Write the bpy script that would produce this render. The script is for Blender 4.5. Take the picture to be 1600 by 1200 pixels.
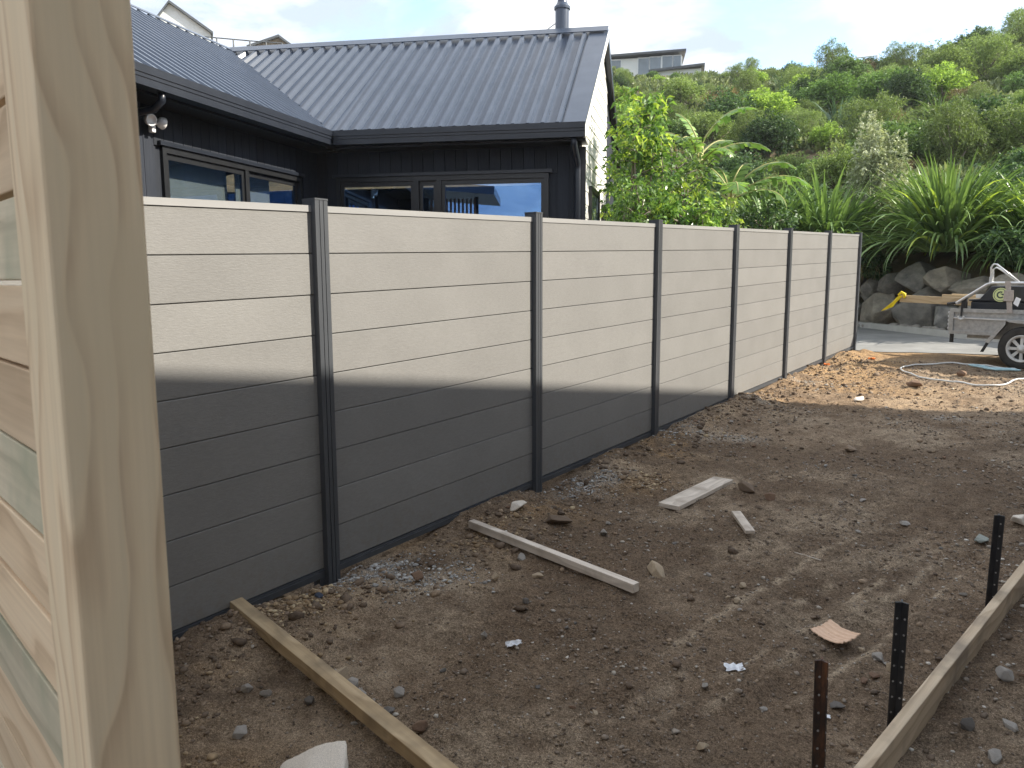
import bpy, bmesh, math, random
import numpy as np
from mathutils import Vector, Matrix

for o in list(bpy.data.objects):
    bpy.data.objects.remove(o)
scene = bpy.context.scene
COL = scene.collection
R_ = math.radians

# ------------------------------------------------------------------ camera
CAM_H = 1.523
YAW, PITCH, ROLL = R_(36.308), R_(7.694), R_(-0.2275)
fw0 = Vector((-math.sin(YAW), math.cos(YAW), 0)); rt0 = Vector((math.cos(YAW), math.sin(YAW), 0)); up0 = Vector((0, 0, 1))
fw = fw0*math.cos(PITCH)-up0*math.sin(PITCH); up1 = up0*math.cos(PITCH)+fw0*math.sin(PITCH)
rt = rt0*math.cos(ROLL)+up1*math.sin(ROLL); up = up1*math.cos(ROLL)-rt0*math.sin(ROLL)
cd = bpy.data.cameras.new('camera'); cam = bpy.data.objects.new('camera', cd); COL.objects.link(cam)
cam.matrix_world = Matrix(((rt.x, up.x, -fw.x, 0), (rt.y, up.y, -fw.y, 0), (rt.z, up.z, -fw.z, CAM_H), (0, 0, 0, 1)))
cd.sensor_width = 36; cd.lens = 1210.6/1600*36; cd.clip_start = 0.05; cd.clip_end = 3000
cd.dof.use_dof = True; cd.dof.focus_distance = 5.0; cd.dof.aperture_fstop = 13.0
scene.camera = cam

# ------------------------------------------------------------------ light
SUN_AZ, SUN_EL = R_(59), R_(34)
S = Vector((math.cos(SUN_EL)*math.sin(SUN_AZ), math.cos(SUN_EL)*math.cos(SUN_AZ), math.sin(SUN_EL)))
w = bpy.data.worlds.new('World'); scene.world = w; w.use_nodes = True
nt = w.node_tree; N = nt.nodes; L = nt.links; N.clear()
out = N.new('ShaderNodeOutputWorld'); bg = N.new('ShaderNodeBackground'); bg.inputs['Strength'].default_value = 0.148
sky = N.new('ShaderNodeTexSky'); sky.sky_type = 'NISHITA'; sky.sun_disc = False
sky.sun_elevation = SUN_EL; sky.sun_rotation = SUN_AZ; sky.air_density = 1.0; sky.dust_density = 0.25; sky.ozone_density = 1.6
tc = N.new('ShaderNodeTexCoord'); sep = N.new('ShaderNodeSeparateXYZ'); L.new(tc.outputs['Generated'], sep.inputs[0])
zb = N.new('ShaderNodeMath'); zb.operation = 'ADD'; zb.inputs[1].default_value = 0.22; L.new(sep.outputs['Z'], zb.inputs[0])
zc = N.new('ShaderNodeMath'); zc.operation = 'MAXIMUM'; zc.inputs[1].default_value = 0.12; L.new(zb.outputs[0], zc.inputs[0])
comb = N.new('ShaderNodeCombineXYZ')
for k, ax in enumerate('XY'):
    dv = N.new('ShaderNodeMath'); dv.operation = 'DIVIDE'; L.new(sep.outputs[ax], dv.inputs[0]); L.new(zc.outputs[0], dv.inputs[1]); L.new(dv.outputs[0], comb.inputs[k])
def wnoise(scale, detail, rough, dist, off):
    mp = N.new('ShaderNodeMapping'); mp.inputs['Location'].default_value = off; L.new(comb.outputs[0], mp.inputs[0])
    n = N.new('ShaderNodeTexNoise'); n.inputs['Scale'].default_value = scale; n.inputs['Detail'].default_value = detail
    n.inputs['Roughness'].default_value = rough; n.inputs['Distortion'].default_value = dist; L.new(mp.outputs[0], n.inputs['Vector']); return n
n1 = wnoise(1.35, 8, 0.56, 0.25, (0.4, 2.1, 0)); n2 = wnoise(1.9, 9, 0.58, 0.4, (11.3, 2.2, 0))
r1 = N.new('ShaderNodeValToRGB'); r1.color_ramp.elements[0].position = 0.33; r1.color_ramp.elements[1].position = 0.46
L.new(n1.outputs['Fac'], r1.inputs[0])
r2 = N.new('ShaderNodeValToRGB'); r2.color_ramp.elements[0].position = 0.40; r2.color_ramp.elements[1].position = 0.60
r2.color_ramp.elements[0].color = (1.85, 2.15, 2.65, 1); r2.color_ramp.elements[1].color = (3.6, 3.63, 3.68, 1)
L.new(n2.outputs['Fac'], r2.inputs[0])
mx = N.new('ShaderNodeMix'); mx.data_type = 'RGBA'
L.new(r1.outputs[0], mx.inputs['Factor']); L.new(sky.outputs[0], mx.inputs[6]); L.new(r2.outputs[0], mx.inputs[7])
L.new(mx.outputs[2], bg.inputs['Color']); L.new(bg.outputs[0], out.inputs[0])

sd = bpy.data.lights.new('sun', 'SUN'); sd.energy = 3.3; sd.angle = R_(0.53); sd.color = (1.0, 0.92, 0.79)
sun = bpy.data.objects.new('sun', sd); COL.objects.link(sun); sun.location = (20, 14, 20)
sun.rotation_euler = (-S).to_track_quat('-Z', 'Y').to_euler()
vs = scene.view_settings; vs.view_transform = 'Standard'; vs.look = 'None'; vs.gamma = 1.0; vs.use_curve_mapping = False; vs.exposure = 1.52

# ------------------------------------------------------------------ materials
MATS = {}
class NT:
    def __init__(s, name):
        s.m = bpy.data.materials.new(name); s.m.use_nodes = True; s.t = s.m.node_tree; s.N = s.t.nodes; s.L = s.t.links
        s.b = s.N.get('Principled BSDF'); s.o = s.N.get('Material Output'); MATS[name] = s.m
    def n(s, typ, **kw):
        x = s.N.new(typ)
        for k, v in kw.items():
            if k.startswith('i_'):
                key = k[2:].replace('_', ' '); x.inputs[key].default_value = v
            else: setattr(x, k, v)
        return x
    def l(s, a, b): s.L.new(a, b)
    def coords(s, scale=(1, 1, 1), rnd=True, kind='Object'):
        t = s.n('ShaderNodeTexCoord'); v = t.outputs[kind]
        if rnd:
            oi = s.n('ShaderNodeObjectInfo'); mu = s.n('ShaderNodeMath', operation='MULTIPLY'); mu.inputs[1].default_value = 37.0
            s.l(oi.outputs['Random'], mu.inputs[0]); ad = s.n('ShaderNodeVectorMath', operation='ADD'); s.l(v, ad.inputs[0]); s.l(mu.outputs[0], ad.inputs[1]); v = ad.outputs[0]
        mp = s.n('ShaderNodeMapping'); mp.inputs['Scale'].default_value = scale; s.l(v, mp.inputs[0]); return mp.outputs[0]
    def noise(s, vec, scale, detail=4, rough=0.55, dist=0.0):
        x = s.n('ShaderNodeTexNoise'); x.inputs['Scale'].default_value = scale; x.inputs['Detail'].default_value = detail
        x.inputs['Roughness'].default_value = rough; x.inputs['Distortion'].default_value = dist
        if vec is not None: s.l(vec, x.inputs['Vector'])
        return x.outputs['Fac']
    def ramp(s, fac, stops):
        x = s.n('ShaderNodeValToRGB'); e = x.color_ramp.elements
        while len(e) < len(stops): e.new(0.5)
        for k, (p, c) in enumerate(stops):
            e[k].position = p; e[k].color = (*c, 1) if len(c) == 3 else c
        s.l(fac, x.inputs[0]); return x.outputs[0]
    def mix(s, fac, a, b, mode='MIX'):
        x = s.n('ShaderNodeMix', data_type='RGBA', blend_type=mode)
        for sock, v in ((x.inputs['Factor'], fac), (x.inputs[6], a), (x.inputs[7], b)):
            if hasattr(v, 'is_linked') or hasattr(v, 'links'): s.l(v, sock)
            elif isinstance(v, tuple): sock.default_value = (*v, 1)
            else: sock.default_value = v
        return x.outputs[2]
    def bump(s, h, strength, dist, prev=None):
        x = s.n('ShaderNodeBump'); x.inputs['Strength'].default_value = strength; x.inputs['Distance'].default_value = dist
        s.l(h, x.inputs['Height'])
        if prev is not None: s.l(prev, x.inputs['Normal'])
        return x.outputs[0]
    def fin(s, col=None, rough=0.6, nrm=None, metal=0.0, spec=0.5):
        b = s.b
        if col is not None:
            if isinstance(col, tuple): b.inputs['Base Color'].default_value = (*col, 1)
            else: s.l(col, b.inputs['Base Color'])
        if isinstance(rough, (int, float)): b.inputs['Roughness'].default_value = rough
        else: s.l(rough, b.inputs['Roughness'])
        if nrm is not None: s.l(nrm, b.inputs['Normal'])
        b.inputs['Metallic'].default_value = metal; b.inputs['Specular IOR Level'].default_value = spec
        return s.m

def simple(name, c1, c2, scale=8.0, rough=0.6, bump=0.0, bdist=0.01, stretch=(1, 1, 1), metal=0.0, spec=0.5, bscale=None, rv=0.0):
    s = NT(name); v = s.coords(stretch); f = s.noise(v, scale, 6)
    c = s.ramp(f, [(0.3, c1), (0.7, c2)])
    if rv:
        oi = s.n('ShaderNodeObjectInfo'); mr = s.n('ShaderNodeMapRange'); mr.inputs[3].default_value = 1-rv; mr.inputs[4].default_value = 1+rv; s.l(oi.outputs['Random'], mr.inputs[0])
        c = s.mix(1.0, c, mr.outputs[0], 'MULTIPLY')
    nrm = None
    if bump:
        nrm = s.bump(s.noise(v, bscale or scale*3, 5), bump, bdist)
    return s.fin(c, rough, nrm, metal, spec)

def leafmat(name, dark, light, trans=0.3, rough=0.5, spec=0.35, patch=0.6):
    s = NT(name); g = s.n('ShaderNodeNewGeometry'); oi = s.n('ShaderNodeObjectInfo')
    c = s.ramp(g.outputs['Random Per Island'], [(0.0, dark), (0.55, tuple((a+b)/2 for a, b in zip(dark, light))), (1.0, light)])
    mr = s.n('ShaderNodeMapRange'); mr.inputs[3].default_value = 0.75; mr.inputs[4].default_value = 1.3; s.l(oi.outputs['Random'], mr.inputs[0])
    c = s.mix(1.0, c, mr.outputs[0], 'MULTIPLY')
    s.fin(c, rough, None, 0, spec)
    tr = s.n('ShaderNodeBsdfTranslucent'); c2 = s.mix(1.0, c, (1.25, 1.3, 0.7), 'MULTIPLY'); s.l(c2, tr.inputs['Color'])
    m = s.n('ShaderNodeMixShader'); m.inputs[0].default_value = trans; s.l(s.b.outputs[0], m.inputs[1]); s.l(tr.outputs[0], m.inputs[2]); s.l(m.outputs[0], s.o.inputs[0])
    return s.m

def woodmat(name, base, dark, pale, ringscale=9.0, stretch=0.12, rough=0.7, tint=None, axis=2, fine=True, rv=0.15, dst=9.0):
    """long grain along local axis `axis`, broad wandering growth bands plus fine fibres"""
    s = NT(name); sc = [1, 1, 1]; sc[axis] = stretch
    v = s.coords((1, 1, 1)); sw = [5, 5, 5]; sw[axis] = 1.7; warp = s.noise(s.coords(tuple(sw)), 1.0, 2, 0.45)
    wo = s.n('ShaderNodeMath', operation='MULTIPLY_ADD'); wo.inputs[1].default_value = 0.011*dst; wo.inputs[2].default_value = -0.0055*dst; s.l(warp, wo.inputs[0])
    mp = s.n('ShaderNodeMapping'); ms = [1, 1, 1]; ms[axis] = 0.012; mp.inputs['Scale'].default_value = tuple(ms); s.l(v, mp.inputs[0])
    av = s.n('ShaderNodeVectorMath', operation='ADD'); s.l(mp.outputs[0], av.inputs[0]); s.l(wo.outputs[0], av.inputs[1])
    wv = s.n('ShaderNodeTexWave', wave_type='BANDS', bands_direction='DIAGONAL', wave_profile='SAW')
    wv.inputs['Scale'].default_value = ringscale; wv.inputs['Distortion'].default_value = 0.8; wv.inputs['Detail'].default_value = 2.0
    wv.inputs['Detail Scale'].default_value = 3.0; wv.inputs['Detail Roughness'].default_value = 0.4; s.l(av.outputs[0], wv.inputs['Vector'])
    c = s.ramp(wv.outputs['Fac'], [(0.0, base), (0.10, pale), (0.60, base), (0.90, dark), (0.95, dark), (1.0, base)])
    c = s.mix(0.30, c, s.ramp(warp, [(0.3, base), (0.7, pale)]))
    sc2 = [60, 60, 60]; sc2[axis] = 1.5
    fb = s.noise(s.coords(tuple(sc2)), 1.6, 4)
    c = s.mix(0.30, c, s.ramp(fb, [(0.3, tuple(x*0.6 for x in base)), (0.7, pale)]))
    if tint:
        tn = s.noise(s.coords((1, 1, 1)), 5.0, 3); c = s.mix(s.ramp(tn, [(0.48, (0, 0, 0)), (0.68, (0.8, 0.8, 0.8))]), c, tint)
    oi = s.n('ShaderNodeObjectInfo'); mr = s.n('ShaderNodeMapRange'); mr.inputs[3].default_value = 1-rv; mr.inputs[4].default_value = 1+rv; s.l(oi.outputs['Random'], mr.inputs[0])
    c = s.mix(1.0, c, mr.outputs[0], 'MULTIPLY')
    nrm = s.bump(fb, 0.25, 0.002); nrm = s.bump(wv.outputs['Fac'], 0.12, 0.002, nrm)
    return s.fin(c, rough, nrm, 0, 0.3)

# fence composite: fine brushed emboss along the board
def mk_fence():
    s = NT('fence_composite'); v = s.coords((1, 34, 150)); a = s.noise(v, 1.0, 4, 0.6)
    v2 = s.coords((1, 1, 1)); b = s.noise(v2, 2.2, 4); v3 = s.coords((1, 90, 200)); d = s.noise(v3, 1.0, 2)
    c = s.ramp(a, [(0.3, (0.172, 0.169, 0.163)), (0.7, (0.216, 0.213, 0.206))])
    c = s.mix(0.4, c, s.ramp(b, [(0.35, (0.170, 0.167, 0.161)), (0.65, (0.213, 0.210, 0.203))]))
    oi = s.n('ShaderNodeObjectInfo'); mr = s.n('ShaderNodeMapRange'); mr.inputs[3].default_value = 0.95; mr.inputs[4].default_value = 1.05; s.l(oi.outputs['Random'], mr.inputs[0])
    c = s.mix(1.0, c, mr.outputs[0], 'MULTIPLY')
    ge = s.n('ShaderNodeNewGeometry'); sp = s.n('ShaderNodeSeparateXYZ'); s.l(ge.outputs['Position'], sp.inputs[0])
    hz_ = s.n('ShaderNodeMath', operation='MULTIPLY_ADD'); hz_.inputs[1].default_value = -0.0309; s.l(sp.outputs['Y'], hz_.inputs[0]); s.l(sp.outputs['Z'], hz_.inputs[2])
    mrz = s.n('ShaderNodeMapRange'); mrz.inputs[1].default_value = 0.0; mrz.inputs[2].default_value = 0.30; mrz.inputs[3].default_value = 0.28; mrz.inputs[4].default_value = 0.0; s.l(hz_.outputs[0], mrz.inputs[0])
    spl = s.noise(ge.outputs['Position'], 26, 5, 0.65); fsp = s.mix(1.0, s.ramp(spl, [(0.48, (0, 0, 0)), (0.62, (1, 1, 1))]), mrz.outputs[0], 'MULTIPLY')
    c = s.mix(fsp, c, (0.16, 0.125, 0.09))
    nrm = s.bump(a, 0.45, 0.0018); nrm = s.bump(d, 0.4, 0.0014, nrm); return s.fin(c, 0.6, nrm, 0, 0.35)
mk_fence()
simple('fence_metal', (0.050, 0.055, 0.063), (0.068, 0.074, 0.083), 14, 0.38, 0.05, 0.002, (1, 1, 0.1), 0.0, 0.5)
simple('rail_metal', (0.25, 0.25, 0.247), (0.30, 0.298, 0.294), 12, 0.4, 0, 0.01, (1, 0.1, 1))
simple('roof_metal', (0.044, 0.059, 0.088), (0.062, 0.080, 0.115), 2.2, 0.27, 0.04, 0.004, (1, 1, 1), 0.0, 0.6)
simple('gutter_metal', (0.010, 0.013, 0.020), (0.016, 0.020, 0.029), 5, 0.35)
simple('dark_cladding', (0.009, 0.013, 0.021), (0.022, 0.026, 0.036), 6, 0.65, 0.3, 0.002, (14, 14, 0.6), 0, 0.35, None, 0.25)
simple('black_frame', (0.010, 0.011, 0.013), (0.016, 0.017, 0.019), 10, 0.35)
simple('white_cladding', (0.68, 0.67, 0.64), (0.78, 0.77, 0.74), 3, 0.55)
simple('neighbour_wall', (0.44, 0.44, 0.43), (0.5, 0.5, 0.49), 3, 0.7)
simple('interior_dark', (0.03, 0.03, 0.032), (0.05, 0.05, 0.05), 2, 0.8)
simple('blind_fabric', (0.60, 0.64, 0.60), (0.68, 0.71, 0.67), 5, 0.85, 0.1, 0.01, (1, 1, 0.1))
simple('white_plastic', (0.75, 0.75, 0.74), (0.8, 0.8, 0.79), 5, 0.35)
simple('slat_timber', (0.22, 0.09, 0.04), (0.34, 0.15, 0.07), 6, 0.6, 0.1, 0.002, (8, 8, 0.5))
woodmat('post_pine', (0.88, 0.69, 0.46), (0.55, 0.365, 0.215), (0.89, 0.735, 0.515), 12.0, 0.11, 0.65, (0.80, 0.66, 0.45), 2, True, 0.0, 10.0)
woodmat('paling_brown', (0.72, 0.54, 0.355), (0.48, 0.33, 0.20), (0.78, 0.62, 0.43), 7, 0.10, 0.75, None, 0)
woodmat('paling_green', (0.62, 0.54, 0.39), (0.42, 0.37, 0.26), (0.70, 0.62, 0.46), 7, 0.10, 0.75, (0.40, 0.40, 0.28), 0)
woodmat('paling_pink', (0.72, 0.58, 0.46), (0.50, 0.38, 0.30), (0.78, 0.66, 0.54), 8, 0.10, 0.75, (0.47, 0.43, 0.30), 0)
woodmat('beam_wood', (0.42, 0.31, 0.18), (0.27, 0.19, 0.105), (0.54, 0.42, 0.27), 9, 0.10, 0.75, (0.20, 0.155, 0.10), 0)
woodmat('grey_wood', (0.58, 0.51, 0.43), (0.40, 0.34, 0.28), (0.68, 0.61, 0.53), 9, 0.10, 0.8, (0.30, 0.25, 0.20), 0)
woodmat('form_wood', (0.50, 0.39, 0.27), (0.32, 0.235, 0.155), (0.60, 0.49, 0.355), 9, 0.10, 0.8, (0.22, 0.18, 0.14), 0)
woodmat('new_pine', (0.55, 0.41, 0.24), (0.40, 0.28, 0.15), (0.62, 0.49, 0.31), 8, 0.10, 0.65, None, 0)

def mk_ground():
    s = NT('soil'); v = s.coords((1, 1, 1), False)
    a = s.noise(v, 1.1, 8, 0.62); b = s.noise(v, 16, 7, 0.68); c_ = s.noise(v, 90, 4, 0.7); pb = s.noise(v, 3.5, 6, 0.6, 0.6)
    c = s.ramp(a, [(0.40, (0.066, 0.041, 0.026)), (0.48, (0.130, 0.088, 0.060)), (0.54, (0.185, 0.138, 0.100)), (0.63, (0.37, 0.31, 0.245))])
    c = s.mix(0.5, c, s.ramp(b, [(0.34, (0.052, 0.034, 0.023)), (0.50, (0.150, 0.107, 0.075)), (0.68, (0.36, 0.30, 0.24))]))
    c = s.mix(s.ramp(pb, [(0.53, (0, 0, 0)), (0.63, (0.9, 0.9, 0.9))]), c, (0.070, 0.042, 0.027))
    at = s.n('ShaderNodeAttribute', attribute_name='stain'); sp = s.n('ShaderNodeSeparateColor'); s.l(at.outputs['Color'], sp.inputs[0])
    c = s.mix(at.outputs['Alpha'], c, s.ramp(b, [(0.35, (0.030, 0.018, 0.012)), (0.65, (0.105, 0.066, 0.044))]))
    bb = s.ramp(b, [(0.35, (0.25, 0.25, 0.25)), (0.65, (1.2, 1.2, 1.2))])
    def msk(sock): return s.mix(1.0, sock, bb, 'MULTIPLY')
    c = s.mix(msk(sp.outputs[0]), c, s.ramp(b, [(0.3, (0.22, 0.125, 0.055)), (0.7, (0.48, 0.33, 0.17))]))
    c = s.mix(msk(sp.outputs[1]), c, s.ramp(c_, [(0.3, (0.28, 0.235, 0.18)), (0.7, (0.56, 0.49, 0.40))]))
    c = s.mix(msk(sp.outputs[2]), c, s.ramp(c_, [(0.3, (0.24, 0.235, 0.225)), (0.7, (0.47, 0.465, 0.45))]))
    c = s.mix(0.42, c, s.ramp(c_, [(0.36, (0.05, 0.044, 0.032)), (0.65, (0.34, 0.28, 0.22))]))
    d_ = s.noise(v, 240, 3, 0.7); c = s.mix(1.0, c, s.ramp(d_, [(0.36, (0.70, 0.64, 0.56)), (0.5, (1.30, 1.20, 1.06)), (0.64, (2.1, 1.94, 1.74))]), 'MULTIPLY'); n = s.bump(b, 1.0, 0.03); n = s.bump(c_, 1.0, 0.012, n); n = s.bump(d_, 0.8, 0.004, n)
    return s.fin(c, 0.92, n, 0, 0.2)
mk_ground()
def mk_stone(name, stops, rough=0.85, isl=True):
    s = NT(name); v = s.coords((1, 1, 1)); f = s.noise(v, 35, 6, 0.65)
    if isl:
        g = s.n('ShaderNodeNewGeometry'); base = s.ramp(g.outputs['Random Per Island'], stops)
    else:
        oi = s.n('ShaderNodeObjectInfo'); base = s.ramp(oi.outputs['Random'], stops)
    c = s.mix(1.0, base, s.ramp(f, [(0.3, (0.62, 0.62, 0.62)), (0.7, (1.25, 1.25, 1.25))]), 'MULTIPLY')
    return s.fin(c, rough, s.bump(f, 0.5, 0.004), 0, 0.3)
mk_stone('gravel', [(0, (0.11, 0.082, 0.062)), (0.4, (0.19, 0.148, 0.112)), (0.70, (0.26, 0.215, 0.17)), (0.90, (0.36, 0.32, 0.27)), (0.97, (0.48, 0.44, 0.38)), (1, (0.66, 0.62, 0.56))])
mk_stone('mortar_crumbs', [(0, (0.22, 0.215, 0.205)), (0.5, (0.36, 0.355, 0.34)), (1, (0.54, 0.53, 0.51))])
mk_stone('clay_crumbs', [(0, (0.17, 0.115, 0.07)), (0.5, (0.31, 0.22, 0.13)), (1, (0.50, 0.40, 0.26))])
mk_stone('clods', [(0, (0.105, 0.075, 0.052)), (0.6, (0.19, 0.14, 0.10)), (1, (0.31, 0.23, 0.155))])
def cstone(name, c):
    c = tuple(min(0.8, x*1.3) for x in c)
    return simple(name, tuple(x*0.72 for x in c), tuple(min(1, x*1.2) for x in c), 30, 0.85, 0.6, 0.005, (1, 1, 1), 0, 0.3, 60)
cstone('stone_grey', (0.27, 0.25, 0.225)); cstone('stone_tan', (0.34, 0.27, 0.19)); cstone('stone_brown', (0.17, 0.11, 0.075))
cstone('stone_white', (0.58, 0.53, 0.46)); cstone('stone_dark', (0.13, 0.12, 0.11)); cstone('stone_blue', (0.05, 0.06, 0.085)); cstone('stone_green', (0.24, 0.26, 0.235))
def mk_boulder():
    s = NT('boulder_rock'); v = s.coords((1, 1, 1)); a = s.noise(v, 2.2, 7, 0.6); b = s.noise(v, 14, 6, 0.65)
    oi = s.n('ShaderNodeObjectInfo'); t = s.ramp(oi.outputs['Random'], [(0, (0.25, 0.245, 0.235)), (0.5, (0.33, 0.305, 0.265)), (1, (0.29, 0.293, 0.29))])
    c = s.mix(1.0, t, s.ramp(a, [(0.3, (0.55, 0.55, 0.55)), (0.7, (1.4, 1.35, 1.25))]), 'MULTIPLY')
    c = s.mix(s.ramp(b, [(0.6, (0, 0, 0)), (0.72, (0.5, 0.5, 0.5))]), c, (0.30, 0.29, 0.26))
    return s.fin(c, 0.85, s.bump(b, 0.6, 0.02, s.bump(a, 0.5, 0.05)), 0, 0.3)
mk_boulder()
simple('concrete', (0.20, 0.20, 0.195), (0.28, 0.278, 0.27), 2.5, 0.85, 0.3, 0.004, (1, 1, 1), 0, 0.3, 80)
simple('kerb_concrete', (0.38, 0.37, 0.34), (0.47, 0.46, 0.43), 5, 0.85, 0.3, 0.004, (1, 1, 1), 0, 0.3, 60)
simple('galvanised', (0.30, 0.31, 0.31), (0.46, 0.465, 0.46), 22, 0.48, 0.12, 0.002, (1, 1, 1), 0.55, 0.5)
simple('galvanised_bright', (0.58, 0.60, 0.61), (0.70, 0.71, 0.72), 14, 0.35, 0, 0.01, (1, 1, 1), 0.5)
simple('tyre_rubber', (0.022, 0.021, 0.020), (0.045, 0.042, 0.038), 14, 0.8, 0.3, 0.004)
simple('rim_paint', (0.50, 0.50, 0.48), (0.62, 0.62, 0.60), 10, 0.45)
simple('black_rubber', (0.015, 0.015, 0.016), (0.03, 0.03, 0.03), 12, 0.6)
simple('bin_plastic', (0.016, 0.019, 0.027), (0.026, 0.03, 0.04), 6, 0.45)
simple('strap_webbing', (0.34, 0.30, 0.27), (0.45, 0.41, 0.38), 30, 0.8)
simple('sticker_yellow', (0.58, 0.66, 0.30), (0.66, 0.74, 0.36), 20, 0.5)
simple('sticker_ink', (0.03, 0.05, 0.05), (0.05, 0.08, 0.07), 20, 0.5)
simple('flag_yellow', (0.80, 0.62, 0.01), (0.88, 0.70, 0.02), 9, 0.55)
simple('hose_white', (0.60, 0.61, 0.60), (0.70, 0.71, 0.70), 10, 0.45)
simple('rope_blue', (0.28, 0.46, 0.52), (0.42, 0.60, 0.66), 25, 0.7)
simple('marker_orange', (0.75, 0.20, 0.04), (0.85, 0.30, 0.08), 25, 0.8)
simple('stake_black', (0.010, 0.011, 0.013), (0.022, 0.022, 0.024), 20, 0.42, 0.15, 0.002)
def mk_rust():
    s = NT('stake_rusty'); v = s.coords((1, 1, 0.3)); a = s.noise(v, 22, 6, 0.65)
    c = s.ramp(a, [(0.40, (0.014, 0.012, 0.012)), (0.52, (0.05, 0.026, 0.016)), (0.68, (0.16, 0.068, 0.030))]); return s.fin(c, 0.6, s.bump(a, 0.3, 0.002), 0.0, 0.4)
mk_rust()
simple('hole_pale', (0.22, 0.21, 0.20), (0.30, 0.29, 0.27), 20, 0.6)
simple('paper_white', (0.74, 0.76, 0.80), (0.80, 0.82, 0.85), 20, 0.7)
simple('cardboard', (0.66, 0.45, 0.31), (0.74, 0.52, 0.37), 12, 0.8, 0.1, 0.002, (1, 12, 1))
simple('hill_soil', (0.10, 0.085, 0.045), (0.24, 0.18, 0.10), 1.4, 0.95, 0.5, 0.05)
simple('bark', (0.12, 0.10, 0.075), (0.24, 0.21, 0.165), 14, 0.85, 0.3, 0.01, (1, 1, 0.2))
simple('banana_stem', (0.30, 0.30, 0.10), (0.44, 0.40, 0.16), 6, 0.6, 0.2, 0.01, (4, 4, 0.4))
simple('dead_leaf', (0.26, 0.17, 0.085), (0.38, 0.27, 0.15), 6, 0.8, 0.2, 0.01)
simple('hill_white', (0.62, 0.66, 0.66), (0.70, 0.73, 0.73), 1, 0.6)
simple('hill_grey', (0.60, 0.64, 0.63), (0.68, 0.71, 0.70), 1, 0.7)
simple('hill_roof', (0.05, 0.06, 0.07), (0.09, 0.10, 0.11), 1, 0.5)
simple('hill_glass', (0.10, 0.14, 0.17), (0.16, 0.21, 0.25), 1, 0.1, spec=0.8)
simple('weathered_timber', (0.20, 0.17, 0.13), (0.30, 0.26, 0.20), 6, 0.85)
def mk_glass():
    s = NT('window_glass'); gl = s.n('ShaderNodeBsdfGlossy'); gl.inputs['Roughness'].default_value = 0.012; gl.inputs['Color'].default_value = (0.30, 0.55, 1.0, 1)
    tr = s.n('ShaderNodeBsdfTransparent'); tr.inputs['Color'].default_value = (0.80, 0.83, 0.83, 1)
    fr = s.n('ShaderNodeLayerWeight'); fr.inputs['Blend'].default_value = 0.35
    mr = s.n('ShaderNodeMapRange'); mr.inputs[3].default_value = 0.30; mr.inputs[4].default_value = 0.9; pw_ = s.n('ShaderNodeMath', operation='POWER'); pw_.inputs[1].default_value = 2.0; s.l(fr.outputs['Facing'], pw_.inputs[0]); s.l(pw_.outputs[0], mr.inputs[0])
    m = s.n('ShaderNodeMixShader'); s.l(mr.outputs[0], m.inputs[0]); s.l(tr.outputs[0], m.inputs[1]); s.l(gl.outputs[0], m.inputs[2]); s.l(m.outputs[0], s.o.inputs[0])
mk_glass()
leafmat('leaf_olive', (0.102, 0.145, 0.051), (0.329, 0.436, 0.153))
leafmat('leaf_dark', (0.034, 0.069, 0.032), (0.131, 0.218, 0.095))
leafmat('leaf_mid', (0.063, 0.119, 0.041), (0.227, 0.363, 0.117))
leafmat('leaf_lime', (0.125, 0.198, 0.044), (0.408, 0.554, 0.145), 0.4)
leafmat('leaf_silver', (0.172, 0.198, 0.125), (0.475, 0.515, 0.356), 0.2)
leafmat('leaf_brown', (0.112, 0.090, 0.046), (0.290, 0.224, 0.125), 0.2)
leafmat('leaf_flax', (0.068, 0.125, 0.044), (0.284, 0.422, 0.145), 0.25, 0.36, 0.5)
leafmat('leaf_flax_blue', (0.051, 0.095, 0.058), (0.159, 0.251, 0.145), 0.18, 0.38, 0.5)
leafmat('leaf_tussock', (0.211, 0.158, 0.073), (0.449, 0.350, 0.172), 0.2)
leafmat('leaf_banana', (0.096, 0.185, 0.051), (0.284, 0.436, 0.123), 0.42, 0.4, 0.45)
leafmat('leaf_gloss', (0.040, 0.095, 0.029), (0.205, 0.343, 0.080), 0.34, 0.34, 0.5)
leafmat('leaf_yellow', (0.227, 0.330, 0.051), (0.476, 0.581, 0.123), 0.42)
leafmat('leaf_cover', (0.068, 0.103, 0.044), (0.295, 0.343, 0.160), 0.25)
M = MATS

# ------------------------------------------------------------------ object helpers
def wloc(o):
    v = Vector((0, 0, 0))
    while o is not None: v += o.location; o = o.parent
    return v
def tag(o, label, cat, group=None):
    o['label'] = label; o['category'] = cat
    if group: o['group'] = group
    return o
def empty(name, loc, label=None, cat=None, group=None, parent=None):
    o = bpy.data.objects.new(name, None); COL.objects.link(o); o.parent = parent
    o.location = Vector(loc)-(wloc(parent) if parent else Vector((0, 0, 0))); o.empty_display_size = 0.1
    if label: tag(o, label, cat, group)
    return o
def arr_mesh(name, V, F, mats, smooth=False, midx=None):
    V = np.asarray(V, np.float32).reshape(-1, 3); F = np.asarray(F, np.int32); m, k = F.shape
    me = bpy.data.meshes.new(name); me.vertices.add(len(V)); me.vertices.foreach_set('co', V.ravel())
    me.loops.add(m*k); me.loops.foreach_set('vertex_index', F.ravel()); me.polygons.add(m)
    me.polygons.foreach_set('loop_start', np.arange(0, m*k, k, dtype=np.int32))
    if smooth: me.polygons.foreach_set('use_smooth', np.ones(m, bool))
    for mt in mats: me.materials.append(M[mt])
    if midx is not None: me.polygons.foreach_set('material_index', np.asarray(midx, np.int32))
    me.update(calc_edges=True); me.validate(); return me
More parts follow.
